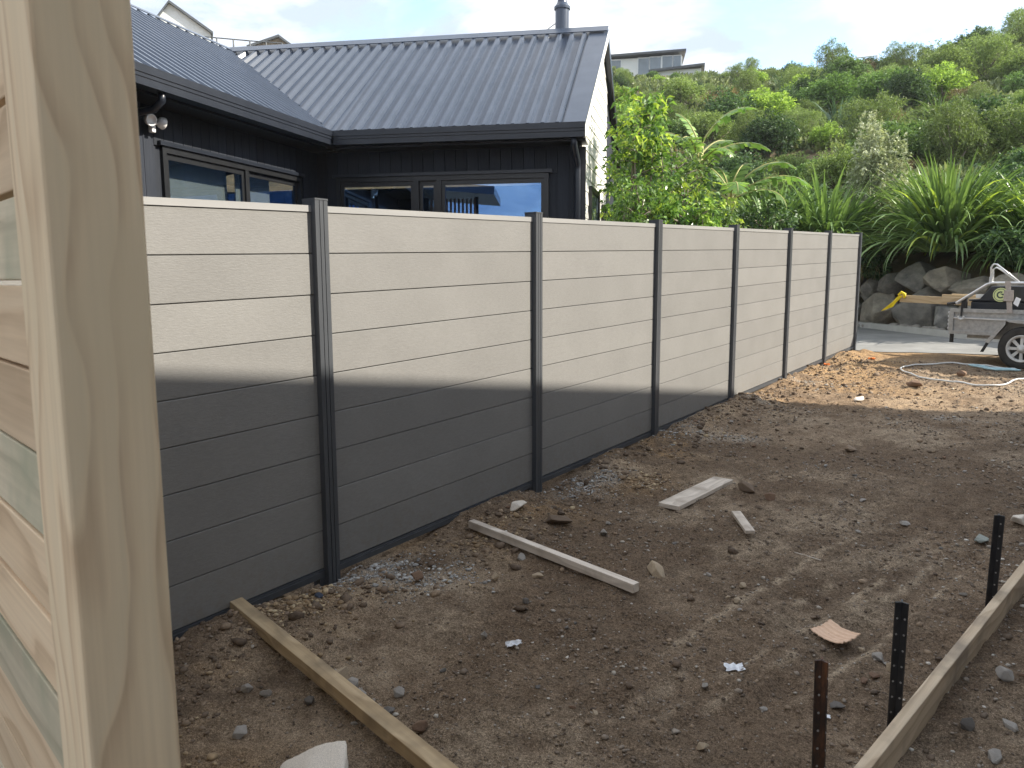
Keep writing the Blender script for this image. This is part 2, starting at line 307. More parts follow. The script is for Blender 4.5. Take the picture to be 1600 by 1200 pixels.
def link(name, me, parent=None, loc=(0, 0, 0), rot=None, scale=None):
    o = bpy.data.objects.new(name, me); COL.objects.link(o); o.parent = parent; o.location = loc
    if rot is not None: o.rotation_euler = rot
    if scale is not None: o.scale = scale
    return o
class MB:
    def __init__(s): s.v = []; s.f = []
    def add(s, vs_, fs):
        b = len(s.v); s.v += [Vector(p) for p in vs_]; s.f += [tuple(b+i for i in f) for f in fs]; return s
    def box(s, c, size, ax=None):
        c = Vector(c); X, Y, Z = [Vector(a) for a in (ax or ((1, 0, 0), (0, 1, 0), (0, 0, 1)))]
        h = [x/2 for x in size]; P = [c+X*h[0]*i+Y*h[1]*j+Z*h[2]*k for k in (-1, 1) for j in (-1, 1) for i in (-1, 1)]
        return s.add(P, [(0, 2, 3, 1), (4, 5, 7, 6), (0, 1, 5, 4), (2, 6, 7, 3), (0, 4, 6, 2), (1, 3, 7, 5)])
    def bb(s, a, b):
        return s.box([(x+y)/2 for x, y in zip(a, b)], [abs(y-x) for x, y in zip(a, b)])
    def prism(s, poly, vec):
        n = len(poly); vec = Vector(vec); P = [Vector(p) for p in poly]; Q = [p+vec for p in P]
        return s.add(P+Q, [tuple(range(n-1, -1, -1)), tuple(range(n, 2*n))]+[(i, (i+1) % n, n+(i+1) % n, n+i) for i in range(n)])
    def tube(s, pts, r, n=8):
        pts = [Vector(p) for p in pts]; rr = r if isinstance(r, (list, tuple)) else [r]*len(pts); prev = None; rings = []
        for i, p in enumerate(pts):
            t = (pts[min(i+1, len(pts)-1)]-pts[max(i-1, 0)]).normalized()
            a = prev if prev is not None else (Vector((0, 0, 1)) if abs(t.z) < 0.9 else Vector((1, 0, 0)))
            a = (a-t*a.dot(t)).normalized(); b = t.cross(a); prev = a
            rings.append([p+(a*math.cos(2*math.pi*k/n)+b*math.sin(2*math.pi*k/n))*rr[i] for k in range(n)])
        P = [q for rg in rings for q in rg]; F = []
        for i in range(len(pts)-1):
            for k in range(n): F.append((i*n+k, i*n+(k+1) % n, (i+1)*n+(k+1) % n, (i+1)*n+k))
        F += [tuple(range(n-1, -1, -1)), tuple(range((len(pts)-1)*n, len(pts)*n))]
        return s.add(P, F)
    def lathe(s, c, axis, prof, n=24, caps=True):
        c = Vector(c); t = Vector(axis).normalized(); a = Vector((0, 0, 1)) if abs(t.z) < 0.9 else Vector((1, 0, 0)); a = (a-t*a.dot(t)).normalized(); b = t.cross(a)
        P = []; m = len(prof)
        for (r, h) in prof:
            P += [c+t*h+(a*math.cos(2*math.pi*k/n)+b*math.sin(2*math.pi*k/n))*r for k in range(n)]
        F = [(i*n+k, i*n+(k+1) % n, (i+1)*n+(k+1) % n, (i+1)*n+k) for i in range(m-1) for k in range(n)]
        if caps: F += [tuple(range(n-1, -1, -1)), tuple(range((m-1)*n, m*n))]
        return s.add(P, F)
    def build(s, name, mat, parent=None, smooth=False, bevel=0.0, origin=None):
        org = wloc(parent) if parent else Vector((0, 0, 0)); loc = Vector((0, 0, 0))
        if origin is not None: loc = Vector(origin)-org; org = Vector(origin)
        me = bpy.data.meshes.new(name); me.from_pydata([tuple(p-org) for p in s.v], [], s.f); me.materials.append(M[mat]); me.update()
        if smooth: me.polygons.foreach_set('use_smooth', np.ones(len(me.polygons), bool))
        o = link(name, me, parent, loc)
        if bevel:
            b = o.modifiers.new('bevel', 'BEVEL'); b.width = bevel; b.segments = 2; b.limit_method = 'ANGLE'; b.angle_limit = R_(40)
        return o

# ------------------------------------------------------------------ noise in numpy
_rg = np.random.RandomState(5); _T = _rg.rand(256, 256)
def vnoise(x, y):
    xi = np.floor(x).astype(int); yi = np.floor(y).astype(int); fx = x-xi; fy = y-yi; fx = fx*fx*(3-2*fx); fy = fy*fy*(3-2*fy)
    g = lambda a, b: _T[a % 256, b % 256]
    return (g(xi, yi)*(1-fx)+g(xi+1, yi)*fx)*(1-fy)+(g(xi, yi+1)*(1-fx)+g(xi+1, yi+1)*fx)*fy
def fbm(x, y, o=4, g=0.5):
    a = 1.0; t = 0; s_ = 0
    for k in range(o): t = t+a*vnoise(x*2**k+k*17.3, y*2**k+k*9.1); s_ += a; a *= g
    return t/s_
SL = 0.0309; Y0 = 2.494
def base_z(y): return SL*(np.clip(y, -12, 24)-Y0)
def ground_z(x, y):
    x = np.asarray(x, float); y = np.asarray(y, float)
    near = np.clip(1-np.abs(x+1.0)/9, 0, 1)*np.clip((13.4-y)/1.2, 0, 1)
    z = base_z(y)+near*((fbm(x*0.9+3, y*0.9, 3)-0.5)*0.07+(fbm(x*3.3, y*3.3+5, 4, 0.6)-0.5)*0.055+(fbm(x*14, y*14+50, 4, 0.65)-0.5)*0.046)
    # spoil heaped along the fence line, wheel ruts, a scraped hollow
    fl = np.exp(-((x+2.85)/0.28)**2)*np.clip((fbm(x*2.0+9, y*1.6, 3)-0.40)*0.42, 0, 0.09); z = z+fl
    z = z-0.035*np.exp(-(((x+0.97)-(y-3.2)*0.22)/0.07)**2)*np.exp(-((y-3.6)/1.3)**2)-0.035*np.exp(-(((x+0.70)-(y-3.2)*0.22)/0.07)**2)*np.exp(-((y-3.6)/1.3)**2)
    z = np.where(y > 13.2, base_z(y)-0.003, z)
    return z
def gz(x, y): return float(ground_z(np.array([x]), np.array([y]))[0])

# ================================================================== GROUND
def axis(a, b, st): return np.arange(a, b, st)
xs = np.concatenate([[-900, -300, -120, -60, -30, -15, -9, -6, -4.5], axis(-3.6, 0.9, 0.016), axis(0.9, 3, 0.15), [3.5, 5, 9, 15, 30, 60, 120, 300, 900]])
ys = np.concatenate([[-900, -300, -120, -60, -25, -10, -4, -1.5, 0], axis(0.9, 6, 0.016), axis(6, 14.0, 0.04), [15, 17, 19, 22, 28, 40, 80, 160, 400, 900]])
GX, GY = np.meshgrid(xs, ys); GZ = ground_z(GX, GY)
nx, ny = len(xs), len(ys); idx = np.arange(nx*ny).reshape(ny, nx)
Fg = np.stack([idx[:-1, :-1], idx[:-1, 1:], idx[1:, 1:], idx[1:, :-1]], -1).reshape(-1, 4)
me = arr_mesh('ground', np.stack([GX, GY, GZ], -1), Fg, ['soil'], True)
POSTS_Y = [Y0+k*1.8366 for k in range(-1, 7)]
def stains(x, y):
    n = fbm(x*1.3+40, y*1.3+3, 4); n2 = fbm(x*3+7, y*3+70, 4, 0.6); n3 = fbm(x*0.8+90, y*0.8+20, 3)
    clay = np.clip((n2-0.50)*6, 0, 1)*np.exp(-((x+2.75)/0.33)**2)*0.9
    clay = np.maximum(clay, np.clip((y-8.0)/1.4, 0, 1)*np.clip((-0.4-x)/1.6, 0, 1)*np.clip((n-0.30)*3.5, 0, 1))
    clay = np.maximum(clay, 0.8*np.exp(-((x+2.86)/0.16)**2-((y-2.25)/0.22)**2)+0.7*np.exp(-((x+2.45)/0.2)**2-((y-4.9)/0.3)**2)+0.4*np.exp(-((x+2.05)/0.25)**2-((y-1.3)/0.2)**2))
    dust = np.clip((n3-0.52)*5, 0, 0.8)*np.clip((n2-0.35)*3, 0, 1)
    dust = np.maximum(dust, 0.7*np.clip((y-7.5)/2, 0, 1)*np.clip((x+2.0)/1.4, 0, 1)*np.clip((n2-0.3)*3, 0, 1))
    for k, off in enumerate((1.22, 1.03, 0.89, 0.80, 0.64)):   # pale scraped wheel lines
        dust = np.maximum(dust, 1.25*np.exp(-(((x+off)-(y-3.2)*0.22+0.03*np.sin(y*2+k))/0.024)**2)*np.exp(-((y-3.6)/1.3)**2)*np.clip((fbm(x*5+k*9, y*5, 3)-0.44)*9, 0, 1))
    dust = np.maximum(dust, 0.75*np.exp(-((x+1.35)/0.5)**2-((y-1.85)/0.4)**2)*np.clip((n2-0.36)*5, 0, 1)+0.7*np.exp(-((x+0.75)/0.25)**2-((y-3.9)/0.45)**2)*np.clip((n2-0.38)*5, 0, 1))
    mort = np.zeros_like(x)
    for (mx_, my, ra, rb) in [(-2.72, 2.72, 0.26, 0.2), (-2.9, 2.5, 0.16, 0.15), (-2.62, 4.72, 0.28, 0.22), (-2.8, 4.45, 0.15, 0.15), (-2.6, 6.4, 0.25, 0.15), (-2.35, 6.6, 0.18, 0.15), (-1.52, 6.0, 0.12, 0.1), (-0.95, 8.35, 0.22, 0.1), (-2.75, 8.2, 0.15, 0.12), (-2.75, 9.95, 0.15, 0.12)]:
        mort = np.maximum(mort, np.exp(-((x-mx_)/ra)**2-((y-my)/rb)**2)*np.clip((n2-0.38)*6, 0, 1))
    damp = np.clip((fbm(x*1.0+15, y*1.0+77, 3)-0.50)*7, 0, 0.75)*(y < 8)
    for (px_, py_, ra, rb) in ((-0.74, 3.75, 0.20, 0.28), (-1.05, 2.42, 0.22, 0.16), (-0.45, 6.1, 0.3, 0.6), (-0.38, 5.3, 0.28, 0.4), (-1.9, 3.05, 0.6, 0.14), (-2.35, 1.78, 0.22, 0.16), (-0.62, 2.35, 0.14, 0.2), (-0.42, 3.2, 0.14, 0.4), (-2.2, 5.6, 0.35, 0.35)):
        damp = np.maximum(damp, 0.95*np.exp(-((x-px_)/ra)**2-((y-py_)/rb)**2)*np.clip((n2-0.30)*5, 0, 1))
    return clay, dust, mort, damp
cl, du, mo, da = stains(GX, GY)
ca = me.color_attributes.new('stain', 'FLOAT_COLOR', 'POINT')
ca.data.foreach_set('color', np.stack([cl, du, mo, da], -1).astype(np.float32).ravel())
ground = link('ground', me); ground['kind'] = 'structure'

# loose gravel and clods: one uncountable mass each
ICO_V = []; t_ = (1+5**0.5)/2
ICO_V = np.array([(-1, t_, 0), (1, t_, 0), (-1, -t_, 0), (1, -t_, 0), (0, -1, t_), (0, 1, t_), (0, -1, -t_), (0, 1, -t_), (t_, 0, -1), (t_, 0, 1), (-t_, 0, -1), (-t_, 0, 1)])/math.sqrt(1+t_*t_)
ICO_F = np.array([(0, 11, 5), (0, 5, 1), (0, 1, 7), (0, 7, 10), (0, 10, 11), (1, 5, 9), (5, 11, 4), (11, 10, 2), (10, 7, 6), (7, 1, 8), (3, 9, 4), (3, 4, 2), (3, 2, 6), (3, 6, 8), (3, 8, 9), (4, 9, 5), (2, 4, 11), (6, 2, 10), (8, 6, 7), (9, 8, 1)])
def pebbles(name, rg, x, y, size, mat, flat=0.55, sink=0.25):
    n = len(x); V = ICO_V[None]*(0.72+0.5*rg.rand(n, 12, 1)); sc = np.stack([0.75+0.6*rg.rand(n), 0.65+0.5*rg.rand(n), flat*(0.6+0.7*rg.rand(n))], -1)
    V = V*sc[:, None]*size[:, None, None]*0.5; a = rg.rand(n)*6.283; tl = (rg.rand(n)-0.5)*0.8
    ct, st = np.cos(tl)[:, None], np.sin(tl)[:, None]; V = np.stack([V[..., 0]*ct-V[..., 2]*st, V[..., 1], V[..., 0]*st+V[..., 2]*ct], -1)
    c, s_ = np.cos(a)[:, None], np.sin(a)[:, None]; V = np.stack([V[..., 0]*c-V[..., 1]*s_, V[..., 0]*s_+V[..., 1]*c, V[..., 2]], -1)
    z = ground_z(x, y)+size*flat*0.5*(1-2*sink); V += np.stack([x, y, z], -1)[:, None]
    F = (ICO_F[None]+12*np.arange(n)[:, None, None]).reshape(-1, 3)
    o = link(name, arr_mesh(name, V, F, [mat])); o['kind'] = 'stuff'; return o
rg = np.random.RandomState(11)
def scatter(n, dens, ymin=0.95, ymax=12.5):
    y = ymin+(ymax-ymin)*rg.rand(n)**1.7; xmax = np.minimum(0.5, 0.35); x = -2.97+(0.45+2.97)*rg.rand(n)
    ok = (rg.rand(n) < dens(x, y)) & (x < 0.16-0.02*y+np.where(y < 4.5, 0.35, 0.0)); return x[ok], y[ok]
gx, gy = scatter(110000, lambda x, y: np.clip((fbm(x*1.7+5, y*1.7+31, 3)-0.30)*1.9, 0.10, 1)*np.where(x > -0.5, 1.0, 0.55))
o = pebbles('loose_gravel', rg, gx, gy, np.clip(rg.lognormal(-5.15, 0.5, len(gx))*(1+gy*0.10), 0.003, 0.030), 'gravel'); o['label'] = 'fine loose gravel and grit strewn over the brown soil'; o['category'] = 'gravel'
def dens_m(x, y): return stains(x, y)[2]
cx, cy = scatter(60000, dens_m, 2.0, 11)
for (px_, py_, sx_, sy_, n_) in ((-2.80, 2.74, 0.13, 0.13, 520), (-2.86, 2.44, 0.05, 0.05, 120), (-2.72, 4.60, 0.13, 0.16, 420), (-2.80, 6.35, 0.10, 0.2, 200), (-2.55, 2.95, 0.12, 0.06, 160)):
    cx = np.concatenate([cx, np.maximum(-2.95, px_+sx_*rg.randn(n_))]); cy = np.concatenate([cy, py_+sy_*rg.randn(n_)])
if True: o = pebbles('mortar_crumbs', rg, cx, cy, np.clip(rg.lognormal(-4.9, 0.55, len(cx)), 0.003, 0.03)*(1+cy*0.05), 'mortar_crumbs'); o['label'] = 'pale grey concrete crumbs spilled around the fence post bases'; o['category'] = 'rubble'
cx, cy = scatter(30000, lambda x, y: stains(x, y)[0]*np.where(y > 7.5, 0.35, 0.6))
for (px_, py_, sx_, sy_, n_) in ((-2.80, 2.16, 0.07, 0.13, 520), (-2.42, 4.85, 0.10, 0.14, 300), (-2.7, 3.55, 0.10, 0.3, 260)):
    cx = np.concatenate([cx, np.maximum(-2.95, px_+sx_*rg.randn(n_))]); cy = np.concatenate([cy, py_+sy_*rg.randn(n_)])
if True: o = pebbles('clay_crumbs', rg, cx, cy, np.clip(rg.lognormal(-4.6, 0.55, len(cx)), 0.004, 0.045)*(1+cy*0.05), 'clay_crumbs'); o['label'] = 'yellow clay crumbs and flakes along the fence line'; o['category'] = 'clay'
cx, cy = scatter(26000, lambda x, y: 0.75*np.exp(-((x+2.75)/0.28)**2)+0.10*np.clip((fbm(x*1.1+60, y*1.1, 3)-0.42)*8, 0, 1)+0.10*(y > 6)); o = pebbles('soil_clods', rg, cx, cy, np.clip(rg.lognormal(-4.15, 0.55, len(cx)), 0.008, 0.07)*(1+cy*0.03), 'clods', 0.6, 0.35); o['label'] = 'crumbly brown soil clods heaped against the foot of the fence'; o['category'] = 'soil'

# ================================================================== GREY FENCE
FX = -2.973
fence = empty('composite_fence', (FX, Y0, 0), 'long grey composite fence of horizontal boards between dark metal posts', 'fence')
ang = math.atan(SL); BAY = 1.8366; BH = 0.1955
# board: face, with a tongue that closes the joint from behind
bl = BAY-0.055
def prof_mesh(name, poly_xz, length, mat):
    mb = MB().prism([(x, -length/2, z) for x, z in poly_xz], (0, length, 0)); me = bpy.data.meshes.new(name); me.from_pydata([tuple(p) for p in mb.v], [], mb.f); me.materials.append(M[mat]); me.update(); return me
h2 = BH/2-0.0022
bd_me = prof_mesh('board', [(0, -h2+0.002), (-0.002, -h2), (-0.021, -h2), (-0.021, h2), (-0.016, h2), (-0.016, h2+0.009), (-0.009, h2+0.009), (-0.009, h2), (-0.002, h2), (0, h2-0.002)], bl, 'fence_composite')
rail_me = prof_mesh('top_rail', [(0.006, -0.014), (-0.028, -0.014), (-0.028, 0.016), (0.006, 0.016)], bl, 'rail_metal')
brail_me = prof_mesh('bottom_rail', [(0.008, -0.024), (-0.030, -0.024), (-0.030, 0.016), (0.003, 0.016), (0.003, 0.004), (0.008, 0.004)], bl, 'fence_metal')
# post: square hollow section with two shadow grooves in the front face and side channels
pw = 0.038; g_ = 0.006
pf = 0.042; sec = [(pf, -pw), (pf, -0.014), (pf-g_, -0.014), (pf-g_, -0.010), (pf, -0.010), (pf, 0.010), (pf-g_, 0.010), (pf-g_, 0.014), (pf, 0.014), (pf, pw), (-0.05, pw), (-0.05, -pw)]
mb = MB().prism([(x, y, -0.35) for x, y in sec], (0, 0, 2.25)); post_me = bpy.data.meshes.new('post'); post_me.from_pydata([tuple(p) for p in mb.v], [], mb.f); post_me.materials.append(M['fence_metal']); post_me.update()
mb = MB().box((-0.004, 0, 0), (0.096, 0.080, 0.008)); cap_me = bpy.data.meshes.new('post_cap'); cap_me.from_pydata([tuple(p) for p in mb.v], [], mb.f); cap_me.materials.append(M['fence_metal']); cap_me.update()
prg = random.Random(3)
for k in range(-1, 7):
    y = k*BAY; z = SL*y
    p = link('post', post_me, fence, (-0.02, y, z)); link('post_cap', cap_me, p, (0, 0, 1.903))
    mbk = MB().box((FX-0.02-0.01, Y0+y-0.055, z+0.02), (0.05, 0.03, 0.12)); mbk.build('post_foot', 'fence_metal', p)
    if k < 6:
        yc = y+BAY/2; zc_ = SL*yc
        for j in range(9):
            link('board', bd_me, fence, (-0.012+prg.uniform(-0.0012, 0.0012), yc, zc_+0.085+BH*(j+0.5)), (ang, 0, 0))
        link('top_rail', rail_me, fence, (-0.012, yc, zc_+0.085+BH*9+0.014), (ang, 0, 0))
        link('bottom_rail', brail_me, fence, (-0.012, yc, zc_+0.066), (ang, 0, 0))

# ================================================================== TIMBER POST AND PALING FENCE (near left)
e1 = Vector((-0.985, 0.174, 0)).normalized(); e2 = Vector((-e1.y*-1, 0, 0)); e2 = Vector((0.174, 0.985, 0)).normalized(); ez = Vector((0, 0, 1))
PB = Vector((-0.83, 0.355, 0))
tf = empty('paling_fence', (PB.x, PB.y, -0.06), 'rough pine paling fence with a thick timber end post close to the camera', 'fence')
rz = math.atan2(e1.y, e1.x)
def local_box(name, size, mat, parent, center, rotz=0.0, rot=None, bevel=0.0):
    me = bpy.data.meshes.new(name); mb = MB().box((0, 0, 0), size); me.from_pydata([tuple(p) for p in mb.v], [], mb.f); me.materials.append(M[mat]); me.update()
    o = link(name, me, parent, Vector(center)-(wloc(parent) if parent else Vector((0, 0, 0))), rot or (0, 0, rotz))
    if bevel:
        b = o.modifiers.new('bevel', 'BEVEL'); b.width = bevel; b.segments = 2
    return o
pc = PB+e1*0.063+e2*0.0475
local_box('post', (0.126, 0.095, 2.5), 'post_pine', tf, (pc.x, pc.y, 0.95), rz, None, 0.004)
zb_ = 0.02; kk = 0; mats_cycle = ['paling_brown', 'paling_pink', 'paling_brown', 'paling_pink', 'paling_brown', 'paling_green', 'paling_pink', 'paling_brown']
edges = [1.622, 1.509, 1.395, 1.282, 1.171]
while zb_ < 1.95:
    hgt = 0.106+prg.uniform(-0.004, 0.003); c = PB+e1*(0.04+1.0)+e2*(0.045+prg.uniform(-0.003, 0.003))
    local_box('paling', (2.0, 0.024, hgt), mats_cycle[(kk*5+kk//3) % 8], tf, (c.x, c.y, 0.038+zb_+hgt/2), rz, (prg.uniform(-0.02, 0.02), 0, rz), 0.002)
    zb_ += 0.1128; kk += 1
c = PB+e1*1.98+e2*0.10; local_box('support_post', (0.09, 0.09, 2.2), 'post_pine', tf, (c.x, c.y, 0.8), rz, None, 0.004)

# ================================================================== HOUSE
C = Vector((-8.03, 6.97, 3.4)); d1 = Vector((math.sin(R_(63.2)), math.cos(R_(63.2)), 0)); d2 = Vector((-0.332, 0.943, 0)).normalized()
nb = Vector((-d1.y, d1.x, 0)); nl = Vector((-d2.y, d2.x, 0)); LB = 3.30; Rg = C+d1*LB; HR = 5.2
A = Vector((-6.018, 10.659, HR)); V = Vector((-11.48, 7.90, HR)); WL = 11.0; OFF = 0.42
bvec = A-Rg; nrun = bvec.dot(nb)
house = empty('house', (C.x, C.y, 0.0), 'black clad house with dark ribbed metal roof behind the grey fence', 'house')
roof = empty('roof', C, parent=house)
Lw0 = C-d2*WL; V0 = V-d2*(WL+(V-C).dot(d2)); BW2 = 2*nrun
def B2(P): return P
# sheets (thin solid)
def slab(name, pts, mat, parent, th=0.02):
    a = Vector(pts[1])-Vector(pts[0]); b = Vector(pts[2])-Vector(pts[0]); n = a.cross(b).normalized(); n = n if n.z > 0 else -n
    return MB().prism([Vector(p)-n*th for p in pts], n*th).build(name, mat, parent)
slab('roof_sheet', [C, Rg, A, V], 'roof_metal', roof)
slab('roof_sheet', [Lw0, C, V, V0], 'roof_metal', roof)
Bk0 = A+(nb*nrun+d1*0.16)+Vector((0, 0, HR-3.4))*-1; Bk1 = V+nb*nrun-Vector((0, 0, HR-3.4)); Wk0 = V0+nl*2.945-Vector((0, 0, HR-3.4)); Wk1 = V+nl*2.945+d2*2.0-Vector((0, 0, HR-3.4))
slab('roof_sheet', [A, Bk0, Bk1, V], 'roof_metal', roof); slab('roof_sheet', [V0, V+d2*1.5, Wk1, Wk0], 'roof_metal', roof)
def rib(p, q, n):
    p = Vector(p); q = Vector(q); t = (q-p).normalized(); s_ = t.cross(n).normalized(); w0, w1, hh = 0.042, 0.020, 0.048
    MB().prism([p-s_*w0+n*0.001, p+s_*w0+n*0.001, p+s_*w1+n*hh, p-s_*w1+n*hh], q-p).build('roof_rib', 'roof_metal', roof, origin=p)
nB = d1.cross(bvec).normalized(); nB = nB if nB.z > 0 else -nB
a0 = LB-0.34
while a0 > -2.75:
    if a0 >= 0: p = C+d1*a0; q = p+bvec*0.955
    else:
        t0 = -a0/2.82; p = C+(V-C)*(t0+0.02); q = C+d1*a0+bvec*0.955
        if (q-p).dot(bvec) < 0: break
    rib(p, q, nB); a0 -= 0.186
lv = V-C-d2*(V-C).dot(d2); nLn = d2.cross(lv).normalized(); nLn = nLn if nLn.z > 0 else -nLn
a0 = -WL+0.1
while a0 < 1.95:
    if a0 <= 0: p = C+d2*a0; q = p+lv*0.965
    else: t0 = a0/2.023; p = C+(V-C)*min(1, t0+0.02); q = C+d2*a0+lv*0.965
    if (q-p).dot(lv) > 0.05: rib(p, q, nLn)
    a0 += 0.19
def strip(name, p, q, wdir, wd, n, mat, parent, th=0.012, lift=0.052):
    p = Vector(p)+n*lift; q = Vector(q)+n*lift; wv = Vector(wdir).normalized()*wd
    return MB().prism([p, q, q+wv, p+wv], n*th).build(name, mat, parent)
strip('ridge_cap', V, A, -bvec, 0.17, nB, 'roof_metal', roof); strip('ridge_cap', V0, V, -lv, 0.15, nLn, 'roof_metal', roof)
strip('barge_flashing', Rg, A, -d1, 0.27, nB, 'roof_metal', roof, 0.012, 0.012)
vd = (V-C).normalized(); strip('valley_flashing', C-vd*0.0, V, (nB.cross(vd)), 0.035, nB, 'black_frame', roof, 0.006, 0.004)
# screw heads in rows
# gutters
def gutter(p, q, outn, mitre=0.0):
    p = Vector(p); q = Vector(q); t = (q-p).normalized(); zt = Vector((0, 0, 1))
    def pr(poly): return [p+outn*a+zt*b for a, b in poly]
    o = MB().prism(pr([(-0.10, -0.150), (0.045, -0.150), (0.045, -0.085), (0.052, -0.080), (0.052, -0.050), (0.060, -0.045), (0.060, 0.026), (0.050, 0.026), (0.050, -0.03), (-0.10, -0.03)]), q-p).build('gutter', 'gutter_metal', house)
    MB().prism(pr([(-0.12, -0.175), (-0.10, -0.175), (-0.10, 0.0-0.035), (-0.12, -0.035)]), q-p).build('fascia', 'gutter_metal', house)
gutter(C-nb*0.0+d1*0.06, Rg+d1*0.0, -nb); gutter(Lw0, C+d2*0.06, -nl)
# soffits
zs = 3.225
MB().prism([Vector((p.x, p.y, zs)) for p in (C+nb*0.12, Rg+nb*0.12, Rg+nb*(OFF+0.02), C+nb*(OFF+0.02))], (0, 0, 0.012)).build('soffit', 'black_frame', house)
MB().prism([Vector((p.x, p.y, zs)) for p in (Lw0+nl*0.12, C+nl*0.12+d2*0.3, C+nl*(OFF+0.02)+d2*0.3, Lw0+nl*(OFF+0.02))], (0, 0, 0.012)).build('soffit', 'black_frame', house)
# walls: framing face behind, cladding boards in front
def wall_pt(orig, t, n, a, z, o=0.0): return Vector((orig.x, orig.y, 0))+t*a+n*(OFF+o)+Vector((0, 0, z))
def wbox(orig, t, n, a0, a1, z0, z1, o0, o1):
    c = wall_pt(orig, t, n, (a0+a1)/2, (z0+z1)/2, (o0+o1)/2); return MB().box(c, (a1-a0, abs(o1-o0), z1-z0), (t, n, ez))
def clad_wall(name, orig, t, n, a0, a1, z0, z1, openings, pitch=0.145, detail=None):
    """openings: (a, b, zbottom, ztop). backing pieces around them plus one object per cladding board"""
    cuts = sorted(set([a0, a1]+[x for o in openings for x in o[:2]])); first = None; wmb = MB()
    for u0, u1 in zip(cuts[:-1], cuts[1:]):
        op = [o for o in openings if o[0] <= u0+1e-6 and o[1] >= u1-1e-6]
        segs = [(z0, z1)] if not op else [(z0, op[0][2]), (op[0][3], z1)]
        for s0, s1 in segs:
            c = wall_pt(orig, t, n, (u0+u1)/2, (s0+s1)/2, 0.07); wmb.box(c, (u1-u0, 0.10, s1-s0), (t, n, ez))
    wall = wmb.build(name, 'dark_cladding', house)
    d0, d1_ = detail or (a0, a1); u = d0
    while u < d1_-0.02:
        u1 = min(u+pitch-0.006, d1_); um = (u+u1)/2; op = [o for o in openings if o[0] < u1-0.01 and o[1] > u+0.01]
        segs = [(z0, z1)]
        if op:
            segs = [(z0, op[0][2]), (op[0][3], z1)]
        for s0, s1 in segs:
            wbox(orig, t, n, u, u1, s0, s1, 0.001+0.0005*(int(u*7) % 3), 0.018).build('cladding_board', 'dark_cladding', wall, origin=wall_pt(orig, t, n, um, s0))
        u += pitch
    return wall
OW_L = (-2.60, -0.06, 0.75, 2.86); OW_B = (-0.10, 2.80, 0.75, 2.89)
clad_wall('wall', C, d2, nl, -WL+0.3, OFF+0.1, 0.0, zs, [OW_L], 0.142, (-4.4, 0.40))
clad_wall('wall', C, d1, nb, -OFF, LB-0.10, 0.0, zs, [OW_B], 0.150, (-0.38, LB-0.1))
def window(orig, t, n, op, mulls, sash=0.045):
    a, b, z0, z1 = op; wdw = empty('window', wall_pt(orig, t, n, (a+b)/2, z0), parent=house); fr = MB(); fo, fi = -0.015, 0.07
    for (p, q, r, s_) in ((a, a+0.055, z0, z1), (b-0.055, b, z0, z1), (a+0.055, b-0.055, z1-0.06, z1), (a+0.055, b-0.055, z0, z0+0.06)):
        c = wall_pt(orig, t, n, (p+q)/2, (r+s_)/2, (fo+fi)/2); fr.box(c, (q-p, fi-fo, s_-r), (t, n, ez))
    fr.build('frame', 'black_frame', wdw)
    wbox(orig, t, n, a-0.05, b+0.05, z1+0.004, z1+0.045, -0.04, 0.0).build('head_flashing', 'gutter_metal', wdw)
    xsn = [a+0.055]+mulls+[b-0.055]
    for m in mulls: wbox(orig, t, n, m-0.035, m+0.035, z0+0.06, z1-0.06, -0.012, 0.06).build('mullion', 'black_frame', wdw)
    for i, (p, q) in enumerate(zip(xsn[:-1], xsn[1:])):
        p2 = p+(0.036 if i else 0.001); q2 = q-(0.036 if i < len(xsn)-2 else 0.001); sm = MB(); so = 0.010+0.018*(i % 2)
        for (u, v_, r, s_) in ((p2, p2+sash, z0+0.061, z1-0.061), (q2-sash, q2, z0+0.061, z1-0.061), (p2+sash, q2-sash, z1-0.061-sash*1.3, z1-0.061), (p2+sash, q2-sash, z0+0.061, z0+0.061+sash)):
            c = wall_pt(orig, t, n, (u+v_)/2, (r+s_)/2, so+0.015); sm.box(c, (v_-u, 0.03, s_-r), (t, n, ez))
        sm.build('sash', 'black_frame', wdw)
        wbox(orig, t, n, p2+sash, q2-sash, z0+0.061+sash, z1-0.061-sash*1.3, so+0.012, so+0.018).build('pane', 'window_glass', wdw)
    return wdw
wl = window(C, d2, nl, OW_L, [-1.22])
wb = window(C, d1, nb, OW_B, [1.02, 1.33])
# pulled roller blinds behind the sunny window
for (p, q) in ((-2.5, -1.30), (-1.14, -0.45)):
    wbox(C, d2, nl, p, q, 0.9, 2.78, 0.22, 0.23).build('roller_blind', 'blind_fabric', house)
wbox(C, d2, nl, -2.58, -0.1, 2.785, 2.84, 0.2, 0.26).build('blind_box', 'interior_dark', house)
